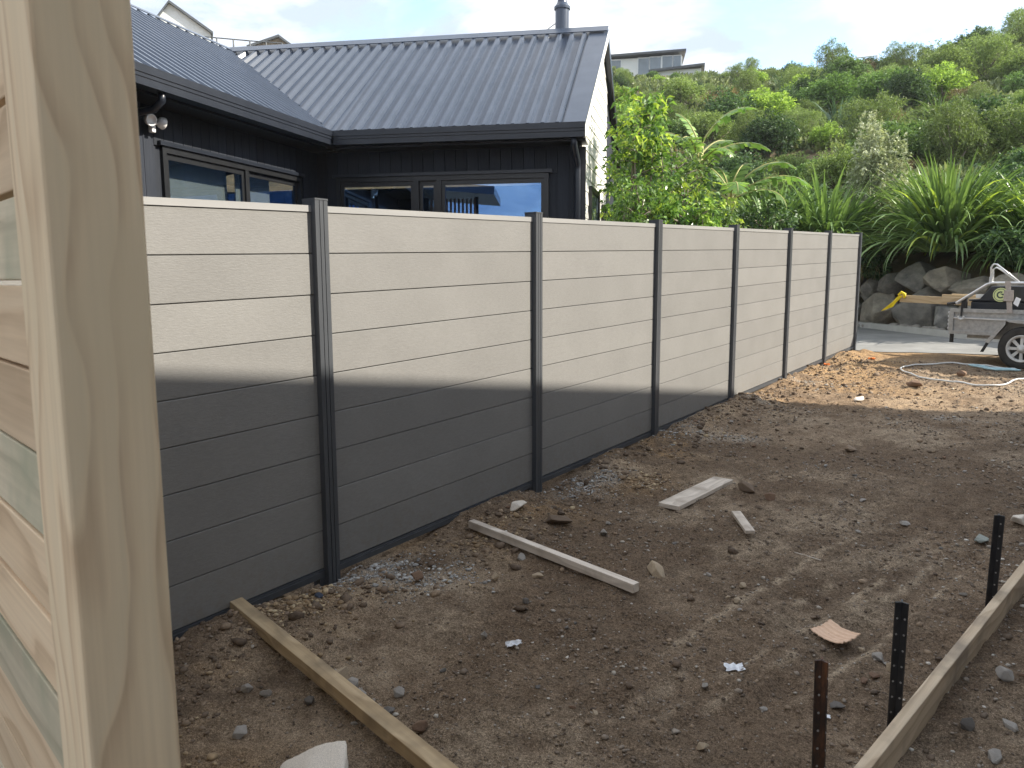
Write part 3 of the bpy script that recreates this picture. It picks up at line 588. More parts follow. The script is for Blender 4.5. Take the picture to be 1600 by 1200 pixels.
# remaining shell
sh = MB()
def wseg(p, q, z0, z1, th=0.1):
    p = Vector((p.x, p.y, 0)); q = Vector((q.x, q.y, 0)); t = (q-p).normalized(); n = Vector((-t.y, t.x, 0))
    sh.box((p+q)/2+Vector((0, 0, (z0+z1)/2)), ((q-p).length, th, z1-z0), (t, n, ez))
lw_o = 2*2.945-OFF
wseg(C-d2*(WL-0.35)+nl*OFF, C-d2*(WL-0.35)+nl*lw_o, 0, 3.2); wseg(C-d2*(WL-0.35)+nl*lw_o, V+nl*(2.945-OFF)+d2*1.4, 0, 3.2)
wseg(Bk1+nb*-OFF-d1*1.0, Bk0+nb*-OFF-d1*0.15, 0, 3.2); wseg(V+nl*(2.945-OFF)+d2*1.4, Bk1+nb*-OFF-d1*0.9, 0, 3.2)
sh.build('wall', 'dark_cladding', house)
MB().prism([Vector((p.x, p.y, 3.24)) for p in (C+nl*OFF*1.2-d2*(WL-0.5), C+nl*OFF*1.2+d2*0.6, V+nl*2.4+d2*1.2, Lw0+nl*5.2+d2*0.5)], (0, 0, 0.02)).build('ceiling', 'interior_dark', house)
MB().prism([Vector((p.x, p.y, 0.3)) for p in (C+nl*OFF*1.2-d2*(WL-0.5), C+nl*OFF*1.2+d2*0.6, V+nl*2.4+d2*1.2, Lw0+nl*5.2+d2*0.5)], (0, 0, 0.02)).build('interior_floor', 'interior_dark', house)
# gable end, white weatherboard, sunlit
gdir = Vector((bvec.x, bvec.y, 0)).normalized(); ng = Vector((gdir.y, -gdir.x, 0)); run = Vector((bvec.x, bvec.y, 0)).length; G0 = Vector((Rg.x, Rg.y, 0))-ng*0.10
def gp(a, z, o=0.0): return G0+gdir*a+ng*o+Vector((0, 0, z))
rz_ = lambda a: 3.4-0.06+(1.8)*(1-abs(a-run)/run)
gable = MB().prism([gp(OFF+0.02, 0), gp(3.12, 0), gp(3.12, rz_(3.12)), gp(run, rz_(run)), gp(OFF+0.02, rz_(OFF+0.02))], -ng*0.09).build('gable_wall', 'white_cladding', house)
MB().prism([gp(3.125, 0), gp(2*run-OFF, 0), gp(2*run-OFF, rz_(2*run-OFF)), gp(3.125, rz_(3.125))], -ng*0.07).build('gable_wall', 'dark_cladding', house)
zz = 0.4; 
while zz < 4.9:
    lim0 = OFF+0.02 if zz < rz_(OFF+0.02)-0.2 else run*(1-(4.99-zz)/1.72); lim1 = 3.12 if zz+0.18 < rz_(3.12) else run+run*(4.99-zz)/1.72
    if lim1-lim0 > 0.2:
        MB().prism([gp(lim0+0.1, zz, 0.001), gp(lim0+0.1, zz, 0.014), gp(lim0+0.1, zz+0.172, 0.004), gp(lim0+0.1, zz+0.172, 0.001)], gdir*(lim1-lim0-0.12)).build('weatherboard', 'white_cladding', gable)
    zz += 0.176
for (a, b, z0, z1) in ((1.0, 1.95, 0.9, 2.72), (2.45, 2.85, 1.2, 2.60)):
    wd = empty('window', gp((a+b)/2, z0), parent=house); m = MB()
    for (p, q, r, s_) in ((a, a+0.06, z0, z1), (b-0.06, b, z0, z1), (a, b, z1, z1+0.06), (a, b, z0-0.06, z0)): m.prism([gp(p, r, 0.016), gp(q, r, 0.016), gp(q, s_, 0.016), gp(p, s_, 0.016)], ng*0.04)
    m.build('frame', 'black_frame', wd); MB().prism([gp(a+0.06, z0, 0.018), gp(b-0.06, z0, 0.018), gp(b-0.06, z1, 0.018), gp(a+0.06, z1, 0.018)], ng*0.01).build('pane', 'hill_glass', wd)
for sgn in (0, 1):
    p = Rg if sgn == 0 else Rg+bvec*2-Vector((0, 0, 3.6)); q = A
    MB().prism([p+Vector((0, 0, -0.16)), p+Vector((0, 0, -0.005)), q+Vector((0, 0, -0.005)), q+Vector((0, 0, -0.16))], -ng*0.025).build('barge_board', 'white_cladding' if sgn == 0 else 'black_frame', house)
cb = C+d1*(LB-0.06)+nb*(OFF-0.01); MB().box((cb.x, cb.y, 1.6), (0.08, 0.05, 3.2), (d1, nb, ez)).build('corner_board', 'black_frame', house)
# downpipes
dp = C+d1*3.16; MB().tube([dp+nb*0.02+Vector((0, 0, -0.14)), dp+nb*0.02+Vector((0, 0, -0.24)), dp+nb*0.36+d1*0.02+Vector((0, 0, -0.40)), dp+nb*0.36+d1*0.02+Vector((0, 0, -0.5)), dp+nb*0.36+d1*0.02+Vector((0, 0, -3.2))], 0.042, 12).build('downpipe', 'gutter_metal', house, True)
dp = C-d2*3.02; MB().tube([dp+nl*0.02+Vector((0, 0, -0.14)), dp+nl*0.02+Vector((0, 0, -0.22)), dp+nl*0.12+Vector((0, 0, -0.29)), dp+nl*0.36+Vector((0, 0, -0.31)), dp+nl*0.36-d2*0.12+Vector((0, 0, -0.36)), dp+nl*0.36-d2*0.14+Vector((0, 0, -3.2))], 0.036, 12).build('downpipe', 'gutter_metal', house, True)
# flue pipe behind the ridge
fp = V+(A-V).normalized()*((A-V).length-0.72)+nb*0.22; fp.z = 0
fl = empty('flue', (fp.x, fp.y, 5.0), parent=house)
MB().lathe((fp.x, fp.y, 4.9), (0, 0, 1), [(0.105, 0), (0.105, 0.70), (0.122, 0.70), (0.124, 0.735), (0.10, 0.76), (0.075, 0.80), (0.065, 0.86), (0.065, 1.0)], 28).build('flue_pipe', 'roof_metal', fl, False)
MB().lathe((fp.x, fp.y, 5.90), (0, 0, 1), [(0.10, 0), (0.10, 0.03), (0.02, 0.09)], 24).build('cowl', 'roof_metal', fl)
q = fp+Vector((0, 0, 5.42)); MB().tube([q-d1*0.08, q-d1*0.38+Vector((0, 0, -0.24))-nb*0.12], 0.008, 6).build('stay_rod', 'galvanised', fl); MB().tube([q+d1*0.08+Vector((0, 0, 0.03)), q+d1*0.06-nb*0.14+Vector((0, 0, -0.3))], 0.008, 6).build('stay_rod', 'galvanised', fl)
# timber slat screen on the long wing, seen mirrored in the glass
def hp(a, o, z): return Vector((C.x, C.y, 0))+d2*a+nl*o+Vector((0, 0, z))
MB().prism([hp(-5.3, 0.1, 3.42), hp(-5.3, -1.65, 3.27), hp(-5.3, -1.65, 3.44), hp(-5.3, 0.1, 3.60)], -d2*2.6).build('porch_roof', 'roof_metal', house)
MB().prism([hp(-5.6, 0.42, 0.0), hp(-5.6, -0.22, 0.0), hp(-5.6, -0.22, 3.25), hp(-5.6, 0.42, 3.25)], -d2*0.1).build('porch_wall', 'dark_cladding', house)
scr = empty('slat_screen', hp(-5.6, -0.7, 0.1), parent=house); o_ = -0.26
while o_ > -1.2:
    MB().prism([hp(-5.6, o_, 0.1), hp(-5.6, o_-0.045, 0.1), hp(-5.6, o_-0.045, 3.22), hp(-5.6, o_, 3.22)], -d2*0.04).build('slat', 'slat_timber', scr); o_ -= 0.085
MB().prism([hp(-5.65, -1.2, 0.0), hp(-5.65, -1.29, 0.0), hp(-5.65, -1.29, 3.26), hp(-5.65, -1.2, 3.26)], -d2*0.09).build('porch_post', 'black_frame', house)
# security light
sl_p = wall_pt(C, d2, nl, -2.78, 3.03, -0.06)
sl = empty('security_light', sl_p, 'white twin head security light on the black wall under the eave', 'light')
MB().box(sl_p+Vector((0, 0, -0.03)), (0.05, 0.05, 0.09), (d2, nl, ez)).build('sensor_body', 'white_plastic', sl, False, 0.008)
for s_, dirv in ((-1, (-nl*1.0+d2*-0.25+Vector((0, 0, -0.25)))), (1, (-nl*0.25+d2*1.0+Vector((0, 0, -0.2))))):
    h = sl_p+d2*0.075*s_+Vector((0, 0, 0.03))-nl*0.04; dv = Vector(dirv).normalized()
    MB().lathe(h, dv, [(0.02, -0.03), (0.05, -0.01), (0.058, 0.02), (0.058, 0.035), (0.045, 0.037), (0.0448, 0.03)], 20).build('lamp_head', 'white_plastic', sl, True)
    MB().tube([sl_p, h], 0.012, 8).build('arm', 'white_plastic', sl)

# ================================================================== NEIGHBOUR'S HOUSE TO THE RIGHT (casts the long shade)
th = math.atan(0.133*S.x/(S.z+0.133*S.y)); ed = Vector((math.sin(th), math.cos(th), 0))
Pc = Vector((-2.973, 8.2, 0.30))+S*9.0; ee = Vector((math.sin(R_(72)), math.cos(R_(72)), 0)); en = Vector((ed.y, -ed.x, 0))
nbh = empty('neighbour_house', (Pc.x+2, Pc.y-6, 0), 'pale flat roofed house beside the camera shading the yard', 'house')
foot = [Pc, Pc-ed*17, Pc-ed*17+en*5.5, Pc+ee*5.5]
MB().prism([p+Vector((0, 0, -0.22)) for p in foot], (0, 0, 0.22)).build('roof', 'hill_roof', nbh)
f2 = [Pc+en*0.55-ee*0-ed*0.45, Pc-ed*16.6+en*0.55, Pc-ed*16.6+en*5.1, Pc+ee*5.0-ed*0.5]
MB().prism([Vector((p.x, p.y, -0.1)) for p in f2], (0, 0, Pc.z-0.13)).build('wall', 'neighbour_wall', nbh)
for k in range(4):
    c = Pc-ed*(2.5+k*3.6)+en*0.53; wdn = empty('window', (c.x, c.y, 1.2), parent=nbh)
    MB().box((c.x, c.y, 1.7), (1.5, 0.04, 1.3), (ed, en, ez)).build('frame', 'black_frame', wdn); MB().box((c.x-en.x*0.022, c.y-en.y*0.022, 1.7), (1.38, 0.01, 1.18), (ed, en, ez)).build('pane', 'hill_glass', wdn)

# ================================================================== DRIVEWAY, KERB, ROCK WALL, HILL
far = [(-26, 33), (-14, 25.5), (-9, 21.7), (-3.85, 17.72), (-1.97, 16.21), (-0.6, 15.35), (1, 14.9), (4, 15.0), (10, 15.6), (30, 18)]
near = [(-26, 20), (-14, 16.2), (-9, 14.4), (-2.97, 13.53), (-0.98, 13.84), (0.0, 13.75), (1.2, 13.6), (4, 13.7), (10, 14.2), (30, 16)]
# the drive meets the soil with a ragged edge of spilt dirt
def poly(pts, n):
    out_ = []
    for i in range(len(pts)-1):
        for k in range(n): out_.append(tuple(np.array(pts[i])*(1-k/n)+np.array(pts[i+1])*k/n))
    return out_+[pts[-1]]
fa, ne = np.array(poly(far, 12)), np.array(poly(near, 12))
ne[:, 1] += (fbm(ne[:, 0]*1.9, ne[:, 0]*0+3, 4)-0.5)*0.35
Vd = []; Fd = []
for i in range(len(fa)):
    Vd += [(ne[i, 0], ne[i, 1], float(base_z(ne[i, 1]))+0.006), (fa[i, 0], fa[i, 1], float(base_z(fa[i, 1]))+0.01)]
for i in range(len(fa)-1): Fd.append((2*i, 2*i+2, 2*i+3, 2*i+1))
drv = link('driveway', arr_mesh('driveway', Vd, Fd, ['concrete'])); drv['kind'] = 'structure'
kb = MB()
for i in range(len(far)-1):
    p = Vector((*far[i], float(base_z(far[i][1])))); q = Vector((*far[i+1], float(base_z(far[i+1][1])))); t = (q-p).normalized(); n = Vector((-t.y, t.x, 0)).normalized()
    kb.prism([p+ez*-0.05, p+n*0.16+ez*-0.05, p+n*0.16+ez*0.12, p+n*0.03+ez*0.12], q-p+t*0.02)
k_ = kb.build('kerb', 'kerb_concrete'); k_['kind'] = 'structure'
# rock wall
ra = Vector((-3.86, 18.05, 0)); rd = Vector((0.854, -0.52, 0)); rn = Vector((0.52, 0.854, 0))
rw = empty('rock_wall', (ra.x, ra.y, 0.45), 'dry stacked grey boulder retaining wall below the flax', 'retaining wall')
def rock_mesh(name, seed, sub=3, rough=0.22, mat='boulder_rock', blocky=2.6, facets=9, smooth=True):
    bm_v = ICO_V.copy(); Ff = ICO_F.copy()
    for _ in range(sub):
        ed_ = {}; nf = []; vl = [tuple(v) for v in bm_v]
        def mid(a, b):
            k = (min(a, b), max(a, b))
            if k not in ed_: ed_[k] = len(vl); m = (np.array(vl[a])+np.array(vl[b])); vl.append(tuple(m/np.linalg.norm(m)))
            return ed_[k]
        for a, b, c in Ff:
            x, y, z = mid(a, b), mid(b, c), mid(c, a); nf += [(a, x, z), (b, y, x), (c, z, y), (x, y, z)]
        bm_v = np.array(vl); Ff = np.array(nf)
    rr = np.random.RandomState(seed); r = np.ones(len(bm_v))
    pn = (np.abs(bm_v)**blocky).sum(1)**(-1/blocky); r = r*pn
    for _ in range(facets):   # chip flat facets
        n = rr.randn(3); n /= np.linalg.norm(n); d = 0.62+0.32*rr.rand(); dt = bm_v@n; r = np.where(dt*r > d, d/np.maximum(dt, 1e-3), r)
    x, y, z = bm_v.T; r = r*(1+rough*(fbm(x*2.2+seed*3.1+z*1.3, y*2.2+z*1.7, 4)-0.5))
    return arr_mesh(name, bm_v*r[:, None], Ff, [mat], smooth)
def unit(v): return v/np.maximum(np.linalg.norm(v, axis=-1, keepdims=True), 1e-9)
def hull_mesh(name, seed, n, mat, bev=0.05, seg=1, smooth=False):
    rr = np.random.RandomState(seed); bm = bmesh.new()
    for p in unit(rr.randn(n, 3))*(0.82+0.22*rr.rand(n, 1)): bm.verts.new(p)
    h = bmesh.ops.convex_hull(bm, input=bm.verts); bmesh.ops.delete(bm, geom=[g for g in h['geom_interior'] if isinstance(g, bmesh.types.BMVert)], context='VERTS')
    bmesh.ops.dissolve_limit(bm, angle_limit=R_(12), verts=bm.verts, edges=bm.edges)
    if bev: bmesh.ops.bevel(bm, geom=list(bm.edges), offset=bev, segments=seg, affect='EDGES', profile=0.6, clamp_overlap=True)
    me = bpy.data.meshes.new(name); bm.to_mesh(me); bm.free(); me.materials.append(M[mat]); me.update()
    if smooth: me.polygons.foreach_set('use_smooth', np.ones(len(me.polygons), bool))
    return me
RM = [hull_mesh('boulder', 220+k, 17, 'boulder_rock', 0.05, 2) for k in range(6)]
def boulder(s_, z, w_, h_, k):
    p = ra+rd*s_+rn*(0.30+0.05*math.sin(s_*7)+(z-0.8)*0.22)
    o = link('boulder', RM[k % 6], rw, Vector((p.x, p.y, z))-rw.location, (prg.uniform(-0.15, 0.15), prg.uniform(-0.12, 0.12), math.atan2(rd.y, rd.x)+prg.uniform(-0.2, 0.2)+(math.pi if k % 2 else 0)), (w_*0.66, 0.5, h_*0.68))
bl_ = [(0.26, 0.83, 0.93, 0.70), (1.19, 0.86, 1.02, 0.82), (1.92, 0.76, 0.56, 0.66), (0.98, 1.50, 0.68, 0.56), (1.66, 1.46, 0.74, 0.58), (2.36, 1.30, 0.70, 0.44), (0.44, 1.38, 0.46, 0.40), (-0.05, 1.28, 0.40, 0.50), (2.55, 0.76, 0.75, 0.68), (3.3, 0.78, 0.8, 0.7), (3.05, 1.35, 0.75, 0.45), (3.8, 1.35, 0.8, 0.5), (4.15, 0.78, 0.9, 0.7), (4.7, 1.35, 0.9, 0.5), (5.1, 0.78, 0.9, 0.7), (-0.65, 0.83, 0.85, 0.72), (-0.6, 1.45, 0.7, 0.5), (-1.5, 0.83, 0.85, 0.72), (-1.35, 1.45, 0.8, 0.5), (-2.4, 0.85, 0.95, 0.72), (-2.2, 1.45, 0.8, 0.5), (-3.3, 0.9, 0.9, 0.75), (-3.1, 1.5, 0.9, 0.5)]
for i, b_ in enumerate(bl_): boulder(*b_, i)
COB = [rock_mesh('edge_stone', 60+k, 1, 0.3, 'stone_grey') for k in range(4)]
for i in range(46):
    s_ = -1.3+i*0.115+prg.uniform(-0.04, 0.04); p = ra+rd*s_+rn*prg.uniform(-0.28, -0.10); sc = prg.uniform(0.05, 0.11)
    link('edge_stone', COB[i % 4], rw, Vector((p.x, p.y, 0.47+prg.uniform(0.0, 0.04)+sc*0.4))-rw.location, (0, 0, prg.uniform(0, 6)), (sc*1.5, sc, sc*0.8))
# hillside
azk = np.array([-180, -75, -45, -25, -12, -7, 0, 15, 40, 90]); rbk = np.array([60, 36, 29, 23.0, 19.0, 17.9, 17.2, 16.8, 17.5, 40])
tank = np.interp
def hill_top_tan(az): return np.interp(az, [-75, -55, -45, -30, -18, -10, -3, 10, 40], [0.225, 0.232, 0.238, 0.246, 0.237, 0.229, 0.236, 0.25, 0.25])
def hill_z(x, y):
    az = np.degrees(np.arctan2(x, y)); r = np.hypot(x, y); rb = np.interp(az, azk, rbk); rt_ = 70.0
    t = np.clip((r-rb)/(rt_-rb), 0, 1.0); ztop = hill_top_tan(az)*rt_+1.5
    z = 1.55+(ztop-1.55)*(t**0.93)+np.clip(r-rt_, 0, 60)*0.10
    return z+(fbm(x*0.22+4, y*0.22+8, 4)-0.5)*2.0*np.clip((r-rb)/6, 0, 1)
azs = np.radians(np.concatenate([np.arange(-80, -30, 2.0), np.arange(-30, 6, 0.8), np.arange(6, 46, 3)])); ts = np.concatenate([np.linspace(0, 1, 60), [1.1, 1.35, 1.8, 3.0]])
HV = []
for a in azs:
    rb = float(np.interp(math.degrees(a), azk, rbk)); HV.append((rb*math.sin(a), rb*math.cos(a), 0.2))
    for t in ts:
        r = rb+t*(70-rb); x, y = r*math.sin(a), r*math.cos(a); HV.append((x, y, float(hill_z(np.array([x]), np.array([y]))[0])))
nr = len(ts)+1; I = np.arange(len(azs)*nr).reshape(-1, nr); HF = np.stack([I[:-1, :-1], I[1:, :-1], I[1:, 1:], I[:-1, 1:]], -1).reshape(-1, 4)
hs = link('hillside', arr_mesh('hillside', HV, HF, ['hill_soil'], True)); hs['kind'] = 'structure'

# ------------------------------------------------------------------ plants
def unit(v): return v/np.maximum(np.linalg.norm(v, axis=-1, keepdims=True), 1e-9)
def leaves(rg, P, D, Ln, Wd, droop=0.25):
    """one folded leaf quad per base point P along D"""
    n = len(P); D = unit(D); nn = unit(np.array([0, 0, 1.0])+0.7*rg.randn(n, 3)); s_ = unit(np.cross(D, nn)); Ln = np.broadcast_to(Ln, (n,))[:, None]; Wd = np.broadcast_to(Wd, (n,))[:, None]
    up_ = np.cross(s_, D); tip = P+D*Ln-np.array([0, 0, 1.0])*Ln*droop; m = P+D*Ln*0.45
    Vv = np.stack([P, m+s_*Wd*0.5+up_*Wd*0.12, tip, m-s_*Wd*0.5+up_*Wd*0.12], 1).reshape(-1, 3)
    return Vv, np.arange(n*4).reshape(-1, 4)
def lobes(rg, n, R, H, z0):
    a = rg.rand(n)*6.283; rr = np.sqrt(rg.rand(n))*R*0.62; c = np.stack([rr*np.cos(a), rr*np.sin(a), z0+H*(0.25+0.5*rg.rand(n))*(1-0.35*(rr/R)**2)], -1)
    return c, np.stack([R*(0.32+0.22*rg.rand(n)), R*(0.32+0.22*rg.rand(n)), H*(0.20+0.14*rg.rand(n))], -1)
def sprig_cloud(rg, c, s_, nsp, k, Ln, Wd, spread=0.55, lenf=0.22):
    j = rg.randint(len(c), size=nsp); d = unit(rg.randn(nsp, 3)+np.array([0, 0, 0.35])); base = c[j]+d*s_[j]*(0.62+0.4*rg.rand(nsp, 1))
    tw = unit(d+np.array([0, 0, 0.5])+0.35*rg.randn(nsp, 3)); tl = lenf*s_[j].mean(1, keepdims=True)*(0.6+0.9*rg.rand(nsp, 1))
    f = rg.rand(nsp, k, 1); P = base[:, None]+tw[:, None]*tl[:, None]*f; D = tw[:, None]*0.6+spread*rg.randn(nsp, k, 3)
    return leaves(rg, P.reshape(-1, 3), D.reshape(-1, 3), Ln*(0.7+0.6*rg.rand(nsp*k)), Wd*(0.7+0.6*rg.rand(nsp*k)))
def merge(parts):
    V_, F_, m_ = [], [], []; b = 0
    for (v, f, mi) in parts: V_.append(v); F_.append(f+b); m_.append(np.full(len(f), mi)); b += len(v)
    return np.concatenate(V_), np.concatenate(F_), np.concatenate(m_)
def tubes_arr(segs, n=5):
    mb = MB()
    for pts, r in segs: mb.tube(pts, r, n)
    v = np.array([tuple(p) for p in mb.v]); f = [x for x in mb.f if len(x) == 4]; return v, np.array(f)
def shrub_mesh(name, seed, R, H, nl_, nsp, k, Ln, Wd, leaf, z0=0.0):
    rg = np.random.RandomState(seed); c, s_ = lobes(rg, nl_, R, H, z0+H*0.12); parts = [(*sprig_cloud(rg, c, s_, nsp, k, Ln, Wd), 0)]
    segs = [([(0, 0, -0.3), tuple(np.array([0.15, 0.15, 0.5])*ci), tuple(ci)], [0.05*R, 0.035*R, 0.012*R]) for ci in c]
    parts.append((*tubes_arr(segs, 4), 1)); V_, F_, m_ = merge(parts); return arr_mesh(name, V_, F_, [leaf, 'bark'], False, m_)
def strap_mesh(name, seed, n, Ln, Wd, leaf, arch=1.0, base=0.12, seg=7, upr=0.5, mat2=None):
    """flax, toetoe and tussock: arching keeled strap leaves from a tight base"""
    rg = np.random.RandomState(seed); a = rg.rand(n)*6.283; th_ = upr*np.abs(rg.randn(n))*0.55+0.08; th_ = np.minimum(th_, 1.2); L_ = Ln*(0.6+0.5*rg.rand(n)); W_ = Wd*(0.7+0.5*rg.rand(n)); k = (0.5+1.5*rg.rand(n)**1.5)*arch
    rb = base*np.sqrt(rg.rand(n)); p = np.stack([rb*np.cos(a), rb*np.sin(a), np.zeros(n)], -1); hd = np.stack([np.cos(a), np.sin(a), np.zeros(n)], -1); sd_ = np.stack([-np.sin(a), np.cos(a), np.zeros(n)], -1)
    sd_ = unit(sd_+0.4*rg.randn(n, 3)*np.array([1, 1, 0.3])); rows = []
    for i in range(seg+1):
        t = i/seg; wd = W_*(0.75+0.6*t-1.33*t*t) if t < 1 else W_*0.03; an = th_+k*t*t; d = hd*np.sin(an)[:, None]+np.array([0, 0, 1.0])*np.cos(an)[:, None]
        if i: p = p+d*(L_/seg)[:, None]
        nrm = hd*np.cos(an)[:, None]-np.array([0, 0, 1.0])*np.sin(an)[:, None]
        rows.append(np.stack([p+sd_*wd[:, None]*0.5, p+nrm*wd[:, None]*0.22, p-sd_*wd[:, None]*0.5], 1))
    V_ = np.stack(rows, 1).reshape(-1, 3); F_ = []
    b = np.arange(n)*(3*(seg+1))
    for i in range(seg):
        for j in (0, 1): F_.append(np.stack([b+3*i+j, b+3*i+j+1, b+3*(i+1)+j+1, b+3*(i+1)+j], -1))
    F_ = np.stack(F_, 1).reshape(-1, 4); mi = None; ms = [leaf]
    if mat2: ms = [leaf, mat2]; mi = np.repeat((rg.rand(n) < 0.05).astype(int), 2*seg)
    return arr_mesh(name, V_, F_, ms, False, mi)
KINDS = {
 'round_shrub': (shrub_mesh('round_shrub', 1, 1.25, 1.9, 15, 1500, 5, 0.13, 0.055, 'leaf_mid'), 'shrub'),
 'olive_shrub': (shrub_mesh('olive_shrub', 2, 1.35, 1.8, 16, 1900, 6, 0.10, 0.034, 'leaf_olive'), 'shrub'),
 'dark_shrub': (shrub_mesh('dark_shrub', 3, 1.3, 2.1, 14, 1500, 5, 0.14, 0.06, 'leaf_dark'), 'shrub'),
 'lime_shrub': (shrub_mesh('lime_shrub', 4, 1.1, 1.6, 13, 1300, 5, 0.13, 0.055, 'leaf_lime'), 'shrub'),
 'feathery_shrub': (shrub_mesh('feathery_shrub', 5, 1.2, 2.3, 14, 2000, 6, 0.13, 0.022, 'leaf_olive'), 'shrub'),
 'dry_shrub': (shrub_mesh('dry_shrub', 6, 0.9, 1.2, 10, 900, 6, 0.12, 0.022, 'leaf_brown'), 'shrub'),
 'flax_clump': (strap_mesh('flax_clump', 7, 130, 1.7, 0.075, 'leaf_flax_blue', 0.9, 0.25, 6, 1.0), 'flax'),
 'green_flax_clump': (strap_mesh('green_flax_clump', 8, 130, 1.5, 0.075, 'leaf_flax', 1.2, 0.25, 6, 1.0), 'flax'),
 'tussock': (strap_mesh('tussock', 9, 420, 1.1, 0.02, 'leaf_tussock', 1.5, 0.12, 5, 0.9), 'grass clump'),
}
DESC = {'round_shrub': 'rounded mid green shrub', 'olive_shrub': 'fine leaved olive green shrub', 'dark_shrub': 'dark green bushy shrub', 'lime_shrub': 'bright yellow green shrub', 'feathery_shrub': 'feathery grey green shrub', 'dry_shrub': 'dry brown twiggy shrub', 'flax_clump': 'blue green spiky flax clump', 'green_flax_clump': 'green arching flax clump', 'tussock': 'tan tussock grass clump'}
hrg = np.random.RandomState(21); pts = []
tries = 0
while len(pts) < 290 and tries < 40000:
    tries += 1; az = hrg.uniform(-33, 3.0) if hrg.rand() < 0.95 else hrg.uniform(-56, -33); rb = float(np.interp(az, azk, rbk)); u = hrg.rand()
    r = rb+0.8+(73-rb)*u**1.1 if az > -33 else hrg.uniform(64, 73)
    x, y = r*math.sin(R_(az)), r*math.cos(R_(az)); dmin = 1.15+0.020*r
    if any(math.hypot(x-a, y-b) < c for a, b, c in ((-2.3, 17.9, 2.2), (-5.95, 18.4, 1.7), (-4.7, 18.4, 1.7), (-3.86, 18.7, 1.5), (-0.55, 17.9, 1.6))): continue
    if all((x-p[0])**2+(y-p[1])**2 > dmin*dmin for p in pts): pts.append((x, y, az, r))
names = list(KINDS); wts = np.array([0.13, 0.16, 0.14, 0.09, 0.13, 0.06, 0.15, 0.07, 0.07]); seen = {}
for (x, y, az, r) in pts:
    kd = names[hrg.choice(len(names), p=wts)]
    sc = (0.48+0.5*hrg.rand())*(1.0+0.005*r)
    if r < 26: sc *= 0.85
    if r > 60: sc *= 0.62
    if az < -33: sc *= 0.6
    if az > -7 and r > 48: sc *= 1.15
    if -31 < az < -22 and r > 52: sc *= 0.72
    o = link(kd, KINDS[kd][0], None, (x, y, float(hill_z(np.array([x]), np.array([y]))[0])-0.12), (0, 0, hrg.uniform(0, 6.28)), (sc*hrg.uniform(0.9, 1.25), sc*hrg.uniform(0.9, 1.25), sc*hrg.uniform(0.8, 1.1)))
    band = 'low on the slope' if r < 28 else ('midway up the slope' if r < 40 else ('on the upper slope' if r < 58 else 'near the skyline'))
    sect = 'behind the house roof' if az < -33 else ('beside the house gable' if az < -26.5 else ('above the banana plants' if az < -21 else ('above the dark flaxes' if az < -14 else ('above the silver shrub' if az < -10.5 else ('above the large flax' if az < -5 else 'above the trailer')))))
    size = 'small ' if sc < 0.68 else ('large ' if sc > 1.05 else '')
    tag(o, f'{size}{DESC[kd]} {band} {sect}', KINDS[kd][1], f'{DESC[kd]}s on the hillside')
# low ground cover over the whole slope
crg = np.random.RandomState(33); n = 110000; az = R_(1)*crg.uniform(-34, 4, n); rb = np.interp(np.degrees(az), azk, rbk); r = rb+(76-rb)*crg.rand(n)**1.25
x, y = r*np.sin(az), r*np.cos(az); z = hill_z(x, y)+crg.rand(n)*0.25
keep = fbm(x*0.35+2, y*0.35+40, 3) > 0.36; x, y, z, r = x[keep], y[keep], z[keep], r[keep]; n = len(x)
v_, f_ = leaves(crg, np.stack([x, y, z], -1), np.stack([crg.randn(n), crg.randn(n), 0.8+0.6*crg.rand(n)], -1), 0.18+0.004*r+0.15*crg.rand(n), 0.06+0.0022*r, 0.1)
gc = link('ground_cover', arr_mesh('ground_cover', v_, f_, ['leaf_cover'])); gc['kind'] = 'stuff'; gc['label'] = 'low mixed grass and weeds covering the hillside'; gc['category'] = 'ground cover'

# named plants near the rock wall
def place(name, me, loc, label, cat, sc=1.0, rot=0.0, group=None):
    o = link(name, me, None, loc, (0, 0, rot), (sc, sc, sc) if not isinstance(sc, tuple) else sc); tag(o, label, cat, group); return o
big_flax = strap_mesh('flax_bush', 41, 820, 1.95, 0.10, 'leaf_flax', 0.95, 0.5, 9, 1.35, 'leaf_yellow')
dark_flax = strap_mesh('flax_bush', 42, 460, 1.5, 0.08, 'leaf_flax', 1.0, 0.4, 8, 1.35, 'leaf_yellow')
place('flax_bush', big_flax, (-2.30, 17.85, 2.05), 'large green flax bush hanging over the boulder wall above the trailer', 'flax', (0.98, 0.98, 1.0), 0.4)
place('flax_bush', dark_flax, (-5.85, 18.0, 2.15), 'arching dark flax bush left of the silver shrub, nearer the banana', 'flax', 1.2, 1.1)
place('flax_bush', dark_flax, (-4.72, 18.1, 2.2), 'dark flax bush just left of the silver leaved shrub', 'flax', 1.2, 2.9)
place('flax_bush', big_flax, (-0.55, 17.9, 1.9), 'green flax bush cut by the right edge of the picture', 'flax', 0.9, 2.2)
place('flax_bush', dark_flax, (-7.2, 18.9, 1.9), 'flax bush half hidden behind the banana plant', 'flax', 1.0, 4.4)
silver = shrub_mesh('silver_shrub', 51, 0.55, 2.7, 26, 2400, 6, 0.085, 0.026, 'leaf_silver')
place('silver_shrub', silver, (-3.86, 18.75, 1.8), 'silvery grey fine leaved upright shrub beside the large flax', 'shrub', (1.1, 1.1, 1.12))
place('wall_creeper', shrub_mesh('wall_creeper', 52, 0.55, 0.6, 10, 700, 5, 0.09, 0.05, 'leaf_dark'), (-3.95, 18.15, 1.45), 'low dark green creeper spilling over the boulders beside the fence end', 'shrub')
place('tussock', KINDS['tussock'][0], (-4.05, 18.3, 1.6), 'brown dry grass tuft above the boulders behind the fence end', 'grass clump', 0.9)
